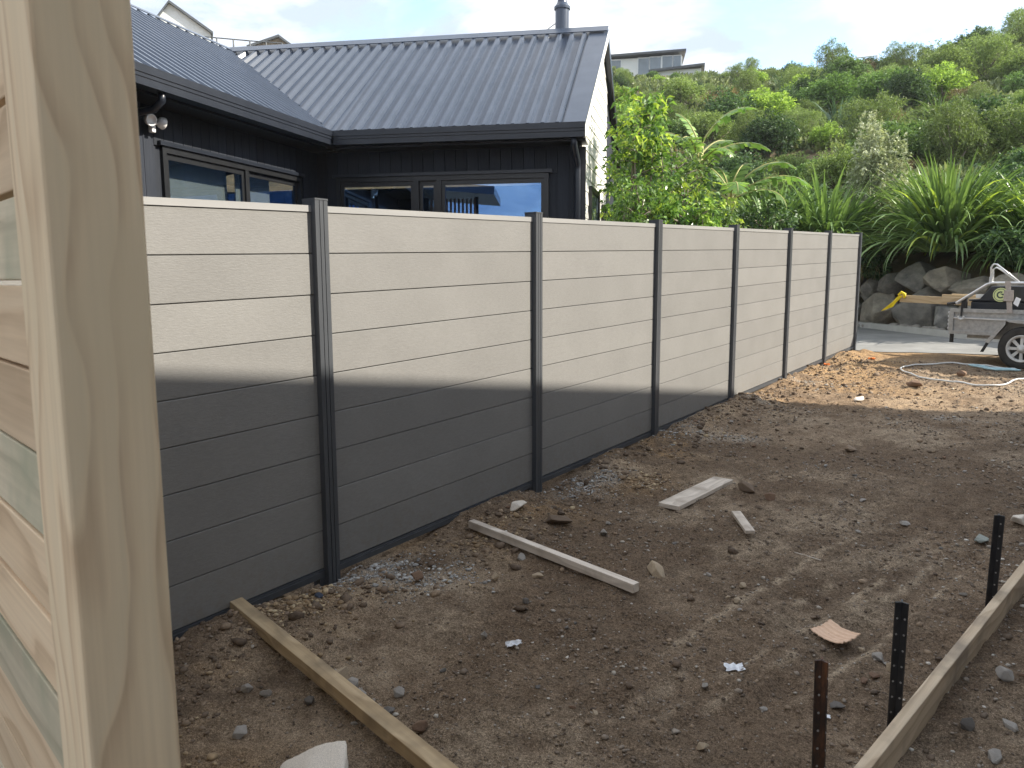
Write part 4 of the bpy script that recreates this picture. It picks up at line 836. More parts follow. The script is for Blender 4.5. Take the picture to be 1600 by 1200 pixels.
place('tussock', KINDS['tussock'][0], (-5.3, 17.9, 1.7), 'tan drooping grass tuft under the dark flax bushes', 'grass clump', 0.85, 1.0)
place('low_shrub', shrub_mesh('low_shrub', 53, 1.0, 0.8, 12, 1000, 5, 0.10, 0.05, 'leaf_dark'), (-0.7, 16.95, 1.55), 'low dark green shrub behind the trailer', 'shrub')
place('low_shrub', shrub_mesh('low_shrub', 54, 1.4, 1.6, 14, 1500, 5, 0.10, 0.05, 'leaf_dark'), (-1.2, 19.2, 2.0), 'dark rounded shrub right of the large flax bush', 'shrub')
# leafy tree by the gable end
def leafy_tree(name, base, H, R, seed, label, leaf, leaf2, nst=4, nsp=420, k=7, Ln=0.11, Wd=0.045, zmin=0.3):
    rg = np.random.RandomState(seed); root = empty(name, base, label, 'tree'); tm = MB(); sp_p, sp_d = [], []
    for i in range(nst):
        a = rg.rand()*6.283; top = np.array([R*0.5*math.cos(a)*rg.rand(), R*0.5*math.sin(a)*rg.rand(), H*(0.8+0.2*rg.rand())]); b = np.array([0.15*math.cos(a), 0.15*math.sin(a), -0.1])
        pts_ = [b+(top-b)*t+np.array([0.06*math.sin(5*t+i), 0.06*math.cos(4*t+i), 0]) for t in np.linspace(0, 1, 8)]
        tm.tube(pts_, [0.035*(1-0.8*t) for t in np.linspace(0, 1, 8)], 6)
        for j in range(nsp//nst//6):
            t = zmin+(1-zmin)*rg.rand()**0.8; p0 = b+(top-b)*t; aa = rg.rand()*6.283; ln = R*(1.05-0.55*t)*(0.5+0.6*rg.rand()); d = np.array([math.cos(aa), math.sin(aa), 0.35+0.4*rg.rand()])
            p1 = p0+d*ln*0.55; p2 = p0+d*ln+np.array([0, 0, -0.12*ln]); tm.tube([p0, p1, p2], [0.010, 0.007, 0.003], 4)
            for q in range(6): f = 0.25+0.8*rg.rand(); sp_p.append(p0+(p2-p0)*f+0.05*rg.randn(3)); sp_d.append(d+0.5*rg.randn(3)+np.array([0, 0, 0.3]))
    tm.v = [p+Vector(base) for p in tm.v]; tm.build('trunk', 'bark', root, True)
    sp_p = np.array(sp_p); sp_d = unit(np.array(sp_d)); n = len(sp_p); f = rg.rand(n, k, 1)*0.22; P = sp_p[:, None]+sp_d[:, None]*f; D = sp_d[:, None]*0.5+0.75*rg.randn(n, k, 3)
    v, fc = leaves(rg, P.reshape(-1, 3), D.reshape(-1, 3), Ln*(0.6+0.7*rg.rand(n*k)), Wd*(0.7+0.5*rg.rand(n*k)), 0.35)
    up_ = (np.repeat(sp_p[:, 2], k) > H*0.35) & (np.repeat(rg.rand(n), k) < 0.22); link('crown', arr_mesh('crown', v, fc, [leaf, leaf2], False, up_.astype(int)), root)
    return root
leafy_tree('leafy_tree', (-5.12, 10.15, 0.35), 3.75, 0.62, 61, 'slender glossy leaved tree against the white gable end of the house', 'leaf_gloss', 'leaf_yellow', 5, 460, 7, 0.115, 0.048, 0.35)
leafy_tree('leafy_tree', (-5.55, 11.75, 0.4), 3.45, 0.75, 62, 'taller light green tree just right of the gable end', 'leaf_mid', 'leaf_lime', 4, 460, 7, 0.11, 0.045, 0.3)
leafy_tree('leafy_shrub', (-4.75, 9.2, 0.25), 2.45, 0.5, 63, 'small dark leaved shrub showing over the fence below the downpipe', 'leaf_gloss', 'leaf_mid', 3, 240, 7, 0.09, 0.036, 0.4)['category'] = 'shrub'
for i, (x, y, z, h_, r_, lf, l2, lab) in enumerate([(-5.0, 10.9, 0.3, 2.7, 0.7, 'leaf_gloss', 'leaf_yellow', 'yellow green leafy shrub over the fence between gable and banana'), (-5.2, 11.9, 0.4, 2.95, 0.75, 'leaf_lime', 'leaf_yellow', 'lime leaved shrub left of the banana stem'), (-4.9, 12.6, 0.4, 2.35, 0.6, 'leaf_mid', 'leaf_yellow', 'low shrub with yellow tips below the banana leaves'), (-4.45, 10.2, 0.3, 2.2, 0.55, 'leaf_gloss', 'leaf_lime', 'low glossy shrub peeping over the fence near the third post'), (-5.0, 14.2, 0.5, 2.35, 0.8, 'leaf_dark', 'leaf_mid', 'dark green shrub right of the banana stems')]):
    leafy_tree('leafy_shrub', (x, y, z), h_, r_, 70+i, lab, lf, l2, 4, 420, 7, 0.10, 0.045, 0.35)['category'] = 'shrub'
# banana plant
def banana_leaf(rg, base, az, pitch, Ln, Wd, bend):
    n = 18; p = np.array(base, float); an = pitch; hd = np.array([math.cos(az), math.sin(az), 0]); sd_ = np.array([-math.sin(az), math.cos(az), 0]); mid = []; Vv = []; Ff = []; dz = np.array([0, 0, 1.0]); fr = []
    for i in range(n+1):
        t = i/n; d = hd*math.sin(an)+dz*math.cos(an)
        if i: p = p+d*Ln/n
        an = pitch+bend*t*t; mid.append(p.copy()); fr.append(d)
    for i in range(3, n):
        t = (i+0.5)/n; wd = Wd*0.5*math.sin(math.pi*min(1, (t-0.12)/0.88)**0.8)**0.6
        for sg in (-1, 1):
            w1 = wd*(0.85+0.2*rg.rand()); dr = w1*(0.18+0.45*rg.rand()**2); sk = fr[i]*w1*0.35; a, b = mid[i], mid[i+1]; g = 0.93+0.07*rg.rand()
            b2 = a+(b-a)*g; m1 = a+sd_*sg*w1*0.55+sk*0.5-dz*dr*0.3; m2 = b2+sd_*sg*w1*0.55+sk*0.5-dz*dr*0.3; o1 = a+sd_*sg*w1+sk-dz*dr; o2 = a+(b-a)*(g-0.12*rg.rand())+sd_*sg*w1+sk-dz*dr
            k = len(Vv); Vv += [a, b, m2, m1, o2, o1]; Ff += [(k, k+1, k+2, k+3), (k+3, k+2, k+4, k+5)]
    return np.array(Vv), np.array(Ff), [tuple(m) for m in mid]
def banana(base, H, seed, label, spec):
    rg = np.random.RandomState(seed); root = empty('banana_plant', base, label, 'banana plant'); B = Vector(base)
    MB().tube([B+Vector((0, 0, -0.1)), B+Vector((0.03, 0.0, H*0.5)), B+Vector((0.05, 0.03, H))], [0.12, 0.09, 0.06], 10).build('stem', 'banana_stem', root, True)
    for (azd, pit, Ln, Wd, bend, z) in spec:
        v, f, mid = banana_leaf(rg, (0.04, 0.02, H*z), R_(90-azd), R_(pit), Ln*0.92, Wd*1.45, bend*1.6); Wd = Wd; lf = link('leaf', arr_mesh('leaf', v, f, ['leaf_banana'], True), root)
        MB().tube([Vector(m)+B for m in mid], [0.026*(1-0.85*i/18) for i in range(19)], 5).build('midrib', 'banana_stem', lf, True)
    return root
banana((-6.0, 14.0, 0.5), 3.45, 81, 'tall banana plant with arching paddle leaves behind the fence', [(-75, 26, 1.0, 0.22, 0.5, 1.0), (70, 32, 1.35, 0.34, 0.9, 1.0), (-105, 48, 1.3, 0.30, 0.9, 0.97), (60, 62, 1.5, 0.32, 0.8, 0.93), (110, 50, 1.0, 0.34, 1.3, 0.9), (-60, 65, 1.2, 0.32, 1.2, 0.88), (180, 45, 1.1, 0.34, 1.2, 0.93), (-120, 30, 0.9, 0.34, 1.0, 0.85), (20, 50, 1.2, 0.34, 1.0, 0.95), (-90, 75, 1.0, 0.3, 1.3, 0.8)])
banana((-5.35, 13.9, 0.5), 2.55, 82, 'shorter banana plant with long leaves reaching right over the fence', [(55, 42, 1.5, 0.34, 1.0, 1.0), (62, 58, 1.7, 0.34, 0.95, 0.97), (80, 66, 1.3, 0.36, 1.3, 0.95), (-50, 30, 0.9, 0.24, 0.6, 1.0), (-85, 55, 1.2, 0.34, 1.2, 0.95), (-120, 60, 0.9, 0.32, 1.5, 0.9), (150, 50, 1.1, 0.34, 1.4, 0.95), (10, 25, 1.0, 0.3, 0.8, 1.0), (-100, 30, 1.1, 0.3, 0.9, 1.0)])

# ================================================================== HILL-TOP HOUSES AND FENCES
def at(azd, r, z): return Vector((r*math.sin(R_(azd)), r*math.cos(R_(azd)), z))
def hill_house(name, label, azc, r, wid, zb, ht, face, roofspec, wins, wallmat, depth=7):
    c = at(azc, r, zb); t = Vector((math.cos(R_(face)), -math.sin(R_(face)), 0)); n = Vector((t.y*-1, t.x, 0)); n = n if n.dot(c) > 0 else -n
    root = empty(name, c, label, 'house'); MB().box(c+n*depth/2+ez*(ht/2-2), (wid, depth, ht+4), (t, n, ez)).build('wall', wallmat, root)
    if roofspec == 'mono':
        MB().prism([c-t*(wid/2+0.3)-n*0.5+ez*(ht+0.0), c+t*(wid/2+0.3)-n*0.5+ez*(ht+0.35), c+t*(wid/2+0.3)-n*0.5+ez*(ht+0.55), c-t*(wid/2+0.3)-n*0.5+ez*(ht+0.2)], n*(depth+1)).build('roof', 'hill_roof', root)
    else:
        ap, hh = roofspec; a = c-t*wid/2+ez*ht; b = c+t*wid/2+ez*ht; m = c+t*wid*(ap-0.5)+ez*(ht+hh)
        MB().prism([a, b, m], n*depth).build('gable_wall', wallmat, root); th_ = ez*0.22
        for p in (a, b):
            e = (p-m)*0.06; MB().prism([p+e-n*0.4, m-n*0.4, m-n*0.4+th_, p+e-n*0.4+th_], n*(depth+0.8)).build('roof', 'hill_roof', root)
    for (u, v_, w_, h_, mt) in wins:
        wn = empty('window', c+t*u+ez*v_, parent=root); MB().box(c+t*u+ez*v_-n*0.03, (w_+0.16, 0.06, h_+0.16), (t, n, ez)).build('frame', 'hill_white', wn); MB().box(c+t*u+ez*v_-n*0.065, (w_, 0.03, h_), (t, n, ez)).build('pane', mt, wn)
    return root, c, t, n
Ra = 78
zA = 1.52+0.247*Ra
hA, cA, tA, nA = hill_house('hilltop_house', 'pale long hilltop house with a row of white framed windows', -28.1, Ra, 10.2, zA-1.3, 2.8, -28.1, 'mono', [(-4.0, 1.75, 0.9, 1.6, 'hill_glass'), (-1.1, 1.8, 0.9, 1.7, 'hill_glass'), (1.5, 1.9, 1.0, 1.7, 'hill_glass'), (2.6, 1.95, 1.0, 1.7, 'hill_glass'), (3.7, 2.0, 0.9, 1.7, 'hill_glass'), (4.6, 2.0, 0.7, 1.7, 'hill_glass')], 'hill_grey')
cg = at(-24.7, 74, 1.52+0.237*74); tg = Vector((math.cos(R_(-23.8)), -math.sin(R_(-23.8)), 0)); ngg = Vector((-tg.y, tg.x, 0))
gr = empty('hilltop_garage', cg, 'low hilltop garage with thin dark roof edge right of the pale house', 'garage')
MB().box(cg+ngg*2+ez*0.6-ez*0.8, (4.2, 4, 2.4), (tg, ngg, ez)).build('wall', 'hill_grey', gr); MB().prism([cg-tg*2.5-ngg*0.4+ez*0.86, cg+tg*2.4-ngg*0.4+ez*1.15, cg+tg*2.4-ngg*0.4+ez*1.35, cg-tg*2.5-ngg*0.4+ez*1.06], ngg*5).build('roof', 'hill_roof', gr)
hill_house('hilltop_house', 'white gabled house peeking over the left roof ridge', -58.3, 80, 5.0, 1.52+0.262*80, 1.6, -58.3, (0.32, 2.2), [(-1.2, 1.5, 0.5, 0.9, 'hill_glass'), (1.2, 0.9, 0.9, 0.7, 'hill_glass')], 'hill_white')
hill_house('hilltop_cottage', 'small grey gabled roof showing above the roof ridge', -52.6, 78, 4.3, 1.52+0.263*78, 0.5, -52.6, (0.62, 1.1), [], 'weathered_timber')
def rail_fence(name, label, az0, az1, r, tanv, n, mat, hgt=1.0, rails=2):
    root = empty(name, at((az0+az1)/2, r, 1.52+tanv*r), label, 'fence'); P = [at(az0+(az1-az0)*i/(n-1), r, 1.52+tanv*r) for i in range(n)]
    for p in P: MB().box(p+ez*hgt*0.25, (0.1, 0.1, hgt*1.5)).build('fence_post', mat, root)
    for j in range(rails): MB().tube([p+ez*hgt*(1-0.45*j) for p in P], 0.055, 4).build('fence_rail', mat, root)
rail_fence('rail_fence', 'dark thin rail fence above the left roof ridge', -57.2, -52.0, 76, 0.266, 6, 'hill_roof', 0.9, 1)
rail_fence('rail_fence', 'weathered timber rail fence below the pale hilltop house', -30.5, -25.5, 71, 0.230, 6, 'weathered_timber', 1.0, 2)
rail_fence('rail_fence', 'pale rail fence on the skyline right of the shrubs', -15.6, -12.0, 74, 0.234, 4, 'hill_white', 1.0, 1)

# ================================================================== TRAILER AND LOAD
td = Vector((math.sin(R_(104)), math.cos(R_(104)), 0)); tn = Vector((-td.y, td.x, 0)); W0 = Vector((-0.631, 12.315, 0.303))
def T(a, z, o=0.0): return W0+td*a+tn*o+ez*z
trl = empty('trailer', W0, 'galvanised steel utility trailer with a tube rack parked at the right edge', 'trailer')
WB = 1.35  # body width; wheels outboard
AX = (td, tn, ez)
def tbox(m, a0, a1, z0, z1, o0, o1): m.box(T((a0+a1)/2, (z0+z1)/2, (o0+o1)/2), (abs(a1-a0), abs(o1-o0), abs(z1-z0)), AX); return m
SIDE = 0.12
for o0 in (SIDE, SIDE+WB):
    tbox(MB(), -0.92, 1.6, 0.47, 0.75, o0, o0+0.012).build('side_panel', 'galvanised', trl)
    m = MB(); tbox(m, -0.95, 1.62, 0.735, 0.785, o0-0.025, o0+0.03); tbox(m, -0.95, 1.62, 0.425, 0.475, o0-0.025, o0+0.03); m.build('side_rail', 'galvanised', trl)
    tbox(MB(), -0.955, -0.895, 0.476, 0.734, o0-0.028, o0+0.03).build('corner_post', 'galvanised', trl)
    MB().tube([T(-0.89, 0.655, o0-0.03), T(-0.2, 0.645, o0-0.03)], 0.012, 6).build('tie_rail', 'galvanised_bright', trl)
tbox(MB(), -0.93, 1.6, 0.455, 0.47, SIDE+0.013, SIDE+WB).build('floor', 'galvanised', trl)
tbox(MB(), -0.945, -0.925, 0.48, 0.73, SIDE+0.03, SIDE+WB-0.001).build('tailgate', 'galvanised', trl); tbox(MB(), 1.58, 1.6, 0.48, 0.73, SIDE+0.03, SIDE+WB-0.001).build('headboard', 'galvanised', trl)
m = MB(); tbox(m, -0.8, 1.7, 0.36, 0.42, SIDE+0.25, SIDE+0.31); tbox(m, -0.8, 1.7, 0.36, 0.42, SIDE+WB-0.31, SIDE+WB-0.25); m.build('chassis_rail', 'galvanised', trl)
MB().tube([T(1.7, 0.39, SIDE+0.28), T(2.7, 0.40, SIDE+WB/2)], 0.035, 6).build('drawbar', 'galvanised', trl); MB().tube([T(1.7, 0.39, SIDE+WB-0.28), T(2.7, 0.40, SIDE+WB/2)], 0.035, 6).build('drawbar', 'galvanised', trl)
MB().tube([T(0.03, 0.275, -0.02), T(0.03, 0.275, SIDE+WB+0.14)], 0.03, 8).build('axle', 'black_rubber', trl)
for o0, sg in ((0.0, -1), (SIDE+WB+0.14, 1)):
    # folded mudguard: sloped rear leg, flat top
    gs = [(-0.40, 0.35), (-0.17, 0.645), (0.26, 0.645), (0.49, 0.35)]; mg = MB(); oa, ob = (o0-0.10, SIDE) if sg < 0 else (SIDE+WB+0.014, o0+0.10)
    for (p, q) in zip(gs[:-1], gs[1:]):
        a, b = T(p[0], p[1], oa), T(q[0], q[1], oa); mg.prism([a, b, b+ez*0.012, a+ez*0.012], tn*(ob-oa))
    mg.build('mudguard', 'galvanised', trl)
    e_ = MB(); of = oa-0.004 if sg < 0 else ob-0.012
    for (p, q) in zip(gs[:-1], gs[1:]):
        dvec = Vector((q[0]-p[0], q[1]-p[1])).normalized(); nv = Vector((-dvec.y, dvec.x))*0.055; e_.prism([T(p[0], p[1], of), T(q[0], q[1], of), T(q[0]+0, q[1]-0.05, of), T(p[0]+0.05, p[1]-0.02, of)], tn*0.012)
    e_.build('mudguard_lip', 'galvanised', trl)
    wh = empty('wheel', T(0.03, 0.28, o0), parent=trl); R0 = 0.29; wdt = 0.085
    MB().lathe(T(0.03, 0.28, o0), tn, [(0.175, -wdt*0.9), (0.20, -wdt), (0.25, -wdt*1.02), (0.275, -wdt*0.85), (R0, -wdt*0.55), (R0, wdt*0.55), (0.275, wdt*0.85), (0.25, wdt*1.02), (0.20, wdt), (0.175, wdt*0.9)], 40, False).build('tyre', 'tyre_rubber', wh, True)
    MB().lathe(T(0.03, 0.28, o0), tn, [(0.176, -0.078), (0.182, -0.084), (0.176, -0.088), (0.162, -0.084), (0.152, -0.062), (0.150, -0.055), (0.15, 0.06), (0.176, 0.08)], 40, False).build('rim', 'rim_paint', wh, True)
    # pressed spoke disc with triangular windows
    sp = MB(); cN = 8
    for i in range(cN):
        a = i*2*math.pi/cN; hw = 0.25
        f = lambda r, an, o_: T(0.03+r*math.cos(an), 0.28+r*math.sin(an), o0+sg*o_)
        sp.prism([f(0.048, a-0.36, 0.072), f(0.048, a+0.36, 0.072), f(0.155, a+0.14, 0.062), f(0.155, a-0.14, 0.062)], tn*-sg*0.008)
    sp.build('spoke_disc', 'rim_paint', wh)
    MB().lathe(T(0.03, 0.28, o0), tn*sg, [(0.055, 0.045), (0.055, 0.075), (0.040, 0.082), (0.032, 0.105), (0.0, 0.11)], 20).build('hub', 'rim_paint', wh, True)
    MB().lathe(T(0.03, 0.28, o0), tn*sg, [(0.150, 0.02), (0.150, 0.03), (0.0, 0.031)], 24).build('brake_drum', 'black_rubber', wh)
MB().prism([T(-0.385, 0.43, 0.02), T(-0.345, 0.43, 0.02), T(-0.455, 0.20, 0.02), T(-0.495, 0.20, 0.02)], tn*0.012).build('mud_flap_stay', 'black_rubber', trl)
tbox(MB(), -0.945, -0.905, 0.30, 0.425, 0.14, 0.18).build('lamp_bracket', 'black_rubber', trl)
ch = MB()
for i in range(9): ch.lathe(T(-0.97+0.006*(i % 2), 0.73-0.028*i, 0.13), (1, 0, 0) if i % 2 else (0, 1, 0), [(0.006, -0.006), (0.014, -0.006), (0.014, 0.006), (0.006, 0.006)], 8)
ch.build('tail_chain', 'galvanised_bright', trl)
# tube rack: two parallel rails rising from the tail, running forward, with a hooped headstand
for oo in (0.10, 0.17):
    MB().tube([T(-0.90, 0.855, oo), T(-0.87, 0.865, oo), T(-0.50, 1.125, oo), T(-0.44, 1.145, oo), T(1.5, 1.145, oo)], 0.018, 8).build('rack_tube', 'galvanised_bright', trl, True)
MB().tube([T(-0.99, 0.845, 0.10), T(-0.88, 0.865, 0.10)], 0.023, 8).build('rubber_end', 'black_rubber', trl)
MB().tube([T(-0.46, 1.16, 0.12), T(-0.47, 1.36, 0.12), T(-0.44, 1.40, 0.12), T(-0.40, 1.395, 0.12), T(-0.12, 1.16, 0.12)], 0.012, 8).build('rack_hoop', 'galvanised_bright', trl, True)
MB().tube([T(-0.46, 1.16, 0.20), T(-0.47, 1.33, 0.20), T(-0.43, 1.355, 0.20), T(-0.38, 1.33, 0.20), T(-0.16, 1.16, 0.20)], 0.012, 8).build('rack_hoop', 'galvanised_bright', trl, True)
tbox(MB(), -0.475, -0.44, 1.13, 1.23, 0.09, 0.15).build('clamp', 'galvanised_bright', trl)
tbox(MB(), -0.82, -0.75, 0.79, 0.93, 0.13, 0.17).build('rack_bracket', 'black_rubber', trl)
# dark lidded bin
bn = empty('tool_bin', T(0.2, 0.475, 0.75), 'dark navy plastic bin with sloping lid in the trailer', 'bin')
MB().prism([T(-0.78, 0.476, 0.35), T(1.3, 0.476, 0.35), T(1.3, 0.885, 0.35), T(-0.78, 0.885, 0.35)], tn*0.85).build('tub', 'bin_plastic', bn, False, 0.02)
MB().prism([T(-0.80, 0.887, 0.33), T(1.32, 0.887, 0.33), T(1.32, 0.92, 0.33), T(1.15, 1.10, 0.33), T(-0.52, 1.10, 0.33), T(-0.66, 0.92, 0.33), T(-0.80, 0.91, 0.33)], tn*0.89).build('lid', 'bin_plastic', bn, False, 0.02)
tbox(MB(), -0.72, -0.62, 0.93, 0.985, 0.36, 0.42).build('latch', 'galvanised_bright', bn)
# strap with ratchet and round sticker
stp = empty('ratchet_strap', T(-0.2, 0.74, 0.08), 'grey ratchet strap over the trailer rack with a round yellow label', 'strap')
MB().prism([T(-0.27, 1.17, 0.062), T(-0.205, 1.17, 0.062), T(-0.150, 0.745, 0.062), T(-0.215, 0.745, 0.062)], tn*0.005).build('webbing', 'strap_webbing', stp)
m = MB(); tbox(m, -0.27, -0.15, 0.90, 1.05, 0.045, 0.060); m.build('ratchet', 'strap_webbing', stp, False, 0.01)
MB().lathe(T(-0.305, 0.985, 0.050), -tn, [(0.092, -0.008), (0.095, 0.0), (0.0, 0.001)], 32).build('round_label', 'sticker_yellow', stp)
# the label's dark ring and curled arrow mark
rg_ = MB(); cc = T(-0.305, 0.985, 0.0485)
def ring(mb, r0, r1, a0, a1, n=20):
    for i in range(n):
        a, b = a0+(a1-a0)*i/n, a0+(a1-a0)*(i+1)/n; P = lambda r, an: cc+td*r*math.cos(an)+ez*r*math.sin(an)-tn*0.001
        mb.prism([P(r0, a), P(r1, a), P(r1, b), P(r0, b)], -tn*0.001)
ring(rg_, 0.076, 0.082, 0, 2*math.pi, 30); ring(rg_, 0.030, 0.048, R_(60), R_(320), 18)
rg_.prism([cc+td*-0.01+ez*0.02-tn*0.001, cc+td*0.055+ez*0.012-tn*0.001, cc+td*0.03+ez*-0.008-tn*0.001], -tn*0.0012); rg_.build('label_mark', 'sticker_ink', stp)
MB().prism([T(-0.12, 0.96, 0.058), T(-0.06, 0.935, 0.05), T(-0.09, 0.83, 0.05), T(-0.15, 0.87, 0.058)], tn*0.002).build('paper_tag', 'paper_white', stp)
hk = MB(); hk.tube([T(-0.79, 0.80, 0.08), T(-0.79, 0.68, 0.08)], 0.012, 6); hk.build('tie_down_strap', 'black_rubber', trl)
MB().tube([T(-0.83, 0.685, 0.075), T(-0.815, 0.645, 0.075), T(-0.79, 0.635, 0.075), T(-0.765, 0.645, 0.075), T(-0.755, 0.685, 0.075)], 0.012, 6).build('tie_hook', 'hose_white', trl)
# timbers over the tail
def tbar(name, a0, z0, a1, z1, o, w_, h_, mat, label):
    p = T(a0, z0, o); q = T(a1, z1, o); t = (q-p).normalized(); mid = (p+q)/2; yaw = math.atan2(t.y, t.x); pit = -math.asin(t.z)
    b = local_box(name, ((q-p).length, w_, h_), mat, None, mid, 0, (0, pit, yaw), 0.003); tag(b, label, 'timber'); return b
tbar('timber_length', -2.16, 0.885, 0.6, 0.79, 1.25, 0.045, 0.115, 'new_pine', 'long pine timber poking out of the trailer with a yellow rag on it')
tbar('timber_length', -1.54, 0.90, 0.6, 0.815, 1.31, 0.045, 0.12, 'new_pine', 'second pine timber behind the flagged one on the trailer')
tbar('timber_length', -1.42, 0.91, 0.6, 0.835, 1.37, 0.045, 0.12, 'new_pine', 'shortest pine timber at the back of the bundle on the trailer')
# yellow rag, knotted round the timber's end and hanging
fg = MB(); rgf = random.Random(4)
pr_ = [(-2.13, 0.965), (-2.05, 0.985), (-2.01, 0.955), (-2.02, 0.90), (-2.08, 0.885), (-2.13, 0.905)]
fg.tube([T(-2.18, 0.94, 1.21), T(-2.13, 0.985, 1.21), T(-2.08, 0.955, 1.215), T(-2.08, 0.89, 1.21)], [0.018, 0.024, 0.026, 0.016], 7)
nn_ = 8; rows = []
for i in range(nn_+1):
    t = i/nn_; ca_ = -2.14-0.20*t; cz_ = 0.94-0.22*t; wd = 0.03+0.07*t**0.7
    rows.append([T(ca_+wd*0.9*(j/4-0.5)*2, cz_+wd*0.35*(j/4-0.5)*2*(1 if t > .2 else .2)-0.01, 1.20+0.022*math.sin(j*1.9+t*5)*(0.3+t)) for j in range(5)])
b0 = len(fg.v); fg.v += [p for r_ in rows for p in r_]+[p+tn*0.006 for r_ in rows for p in r_]; q5 = 5*(nn_+1)
for i in range(nn_):
    for j in range(4):
        a = b0+i*5+j; fg.f += [(a, a+1, a+6, a+5), (a+q5+5, a+q5+6, a+q5+1, a+q5)]
fo = fg.build('warning_rag', 'flag_yellow', None, True); tag(fo, 'bright yellow rag tied to the end of the overhanging timber', 'flag')

# hose and rope on the ground
def ground_tube(name, pts, r, mat, label, cat, lift=0.0):
    P = np.array(pts); n = len(P); tt = np.linspace(0, n-1, n*7); out_ = []
    for t in tt:
        i = int(min(t, n-2)); f = t-i; p0, p1, p2, p3 = P[max(i-1, 0)], P[i], P[i+1], P[min(i+2, n-1)]
        c = 0.5*((2*p1)+(-p0+p2)*f+(2*p0-5*p1+4*p2-p3)*f*f+(-p0+3*p1-3*p2+p3)*f**3); out_.append((c[0], c[1], gz(c[0], c[1])+r+lift))
    sm = [out_[0]]+[(a[0], a[1], (z[2]+a[2]+b[2])/3+0.006) for z, a, b in zip(out_[:-2], out_[1:-1], out_[2:])]+[out_[-1]]
    o = MB().tube(sm, r, 8).build(name, mat, None, True); tag(o, label, cat); return o
ground_tube('water_hose', [(0.3, 12.55), (-0.3, 12.35), (-0.78, 12.24), (-1.1, 12.38), (-1.41, 12.42), (-1.66, 12.2), (-1.88, 12.02), (-1.95, 11.62), (-1.77, 11.19), (-1.47, 10.92), (-1.14, 10.75), (-0.82, 10.67), (-0.67, 10.85), (-0.60, 11.2), (-0.45, 11.6), (-0.15, 11.9)], 0.011, 'hose_white', 'pale hose lying in a long loop on the soil near the trailer wheel', 'hose')
ground_tube('rope', [(-0.62, 12.0), (-0.95, 12.1), (-1.2, 12.22), (-1.0, 12.0), (-0.8, 11.92), (-0.6, 11.95), (-0.75, 12.08), (-1.05, 12.18)], 0.012, 'rope_blue', 'light blue rope heap beside the hose under the trailer', 'rope', 0.01)

# ================================================================== TIMBER OFFCUTS AND STAKES
def beam(name, p, q, w_, h_, mat, label, lift=0.0, roll=0.0):
    z0, z1 = gz(*p)+h_/2+lift, gz(*q)+h_/2+lift; P = Vector((*p, z0)); Q = Vector((*q, z1)); t = (Q-P).normalized()
    o = local_box(name, ((Q-P).length, w_, h_), mat, None, (P+Q)/2, 0, (roll, -math.asin(t.z), math.atan2(t.y, t.x)), 0.0025); tag(o, label, 'timber'); return o
beam('timber_batten', (-3.03, 1.96), (-1.20, 1.585), 0.062, 0.050, 'beam_wood', 'long brown timber batten running from the fence foot towards the camera', 0.012)
beam('timber_batten', (-2.84, 3.45), (-1.62, 3.20), 0.045, 0.045, 'grey_wood', 'weathered grey batten lying alone in the middle of the yard', 0.02)
beam('plank_offcut', (-2.02, 4.42), (-1.97, 5.22), 0.145, 0.028, 'grey_wood', 'flat pale plank offcut beyond the grey batten', 0.012)
beam('wood_offcut', (-1.60, 4.46), (-1.41, 4.17), 0.055, 0.02, 'grey_wood', 'short thin wood offcut propped on stones right of the plank', 0.03)
beam('twig', (-1.15, 4.12), (-1.0, 4.07), 0.006, 0.006, 'grey_wood', 'thin straw coloured stick lying on the soil', 0.006)['category'] = 'stick'
# formwork board on edge
p = Vector((-0.46, 2.0, 0)); q = Vector((-0.085, 4.6, 0)); t = (q-p).normalized(); mid = (p+q)/2; zf = gz(mid.x, mid.y)+0.05
fb_ = local_box('formwork_board', ((q-p).length, 0.038, 0.125), 'form_wood', None, (mid.x, mid.y, zf-0.01), 0, (R_(3), -math.atan(SL), math.atan2(t.y, t.x)), 0.003); tag(fb_, 'long formwork board set on edge at the bottom right beside the stakes', 'timber')
def stake(x, y, top, mat, label, lean=(0, 0), w_=0.032):
    g0 = gz(x, y); st = empty('steel_stake', (x, y, g0), label, 'stake', 'steel stakes along the formwork'); hh = top-g0
    # Y section star picket
    m = MB(); 
    for a in (R_(100), R_(220), R_(340)):
        d = Vector((math.cos(a), math.sin(a), 0)); n_ = Vector((-d.y, d.x, 0)); b0 = Vector((x, y, g0-0.3)); lv_ = Vector((lean[0], lean[1], 1)); L_ = (hh+0.3)
        m.prism([b0+n_*0.003, b0+d*w_*0.62+n_*0.003, b0+d*w_*0.62-n_*0.003, b0-n_*0.003], lv_*L_)
    m.build('star_picket', mat, st)
    a = R_(340); d = Vector((math.cos(a), math.sin(a), 0)); n_ = Vector((-d.y, d.x, 0)); k = 0.03
    while k < hh-0.02:
        for a in (R_(220), R_(340)):
            d = Vector((math.cos(a), math.sin(a), 0)); n_ = Vector((-d.y, d.x, 0)); n_ = n_ if n_.y < 0 else -n_
            c = Vector((x, y, g0))+Vector((lean[0], lean[1], 1))*k+d*w_*0.42+n_*0.0034
            MB().lathe(c, n_, [(0.0035, -0.0005), (0.0035, 0.0008)], 8).build('punched_hole', 'hole_pale', st)
        k += 0.055
    return st
stake(-0.514, 2.221, 0.434, 'stake_rusty', 'rusty brown steel stake nearest the camera at the bottom edge', (-0.02, 0))
stake(-0.406, 2.71, 0.469, 'stake_black', 'black punched steel stake in the middle of the three', (0.0, 0), 0.036)
stake(-0.235, 3.86, 0.505, 'stake_black', 'black steel stake farthest along the formwork board', (0.015, 0), 0.036)

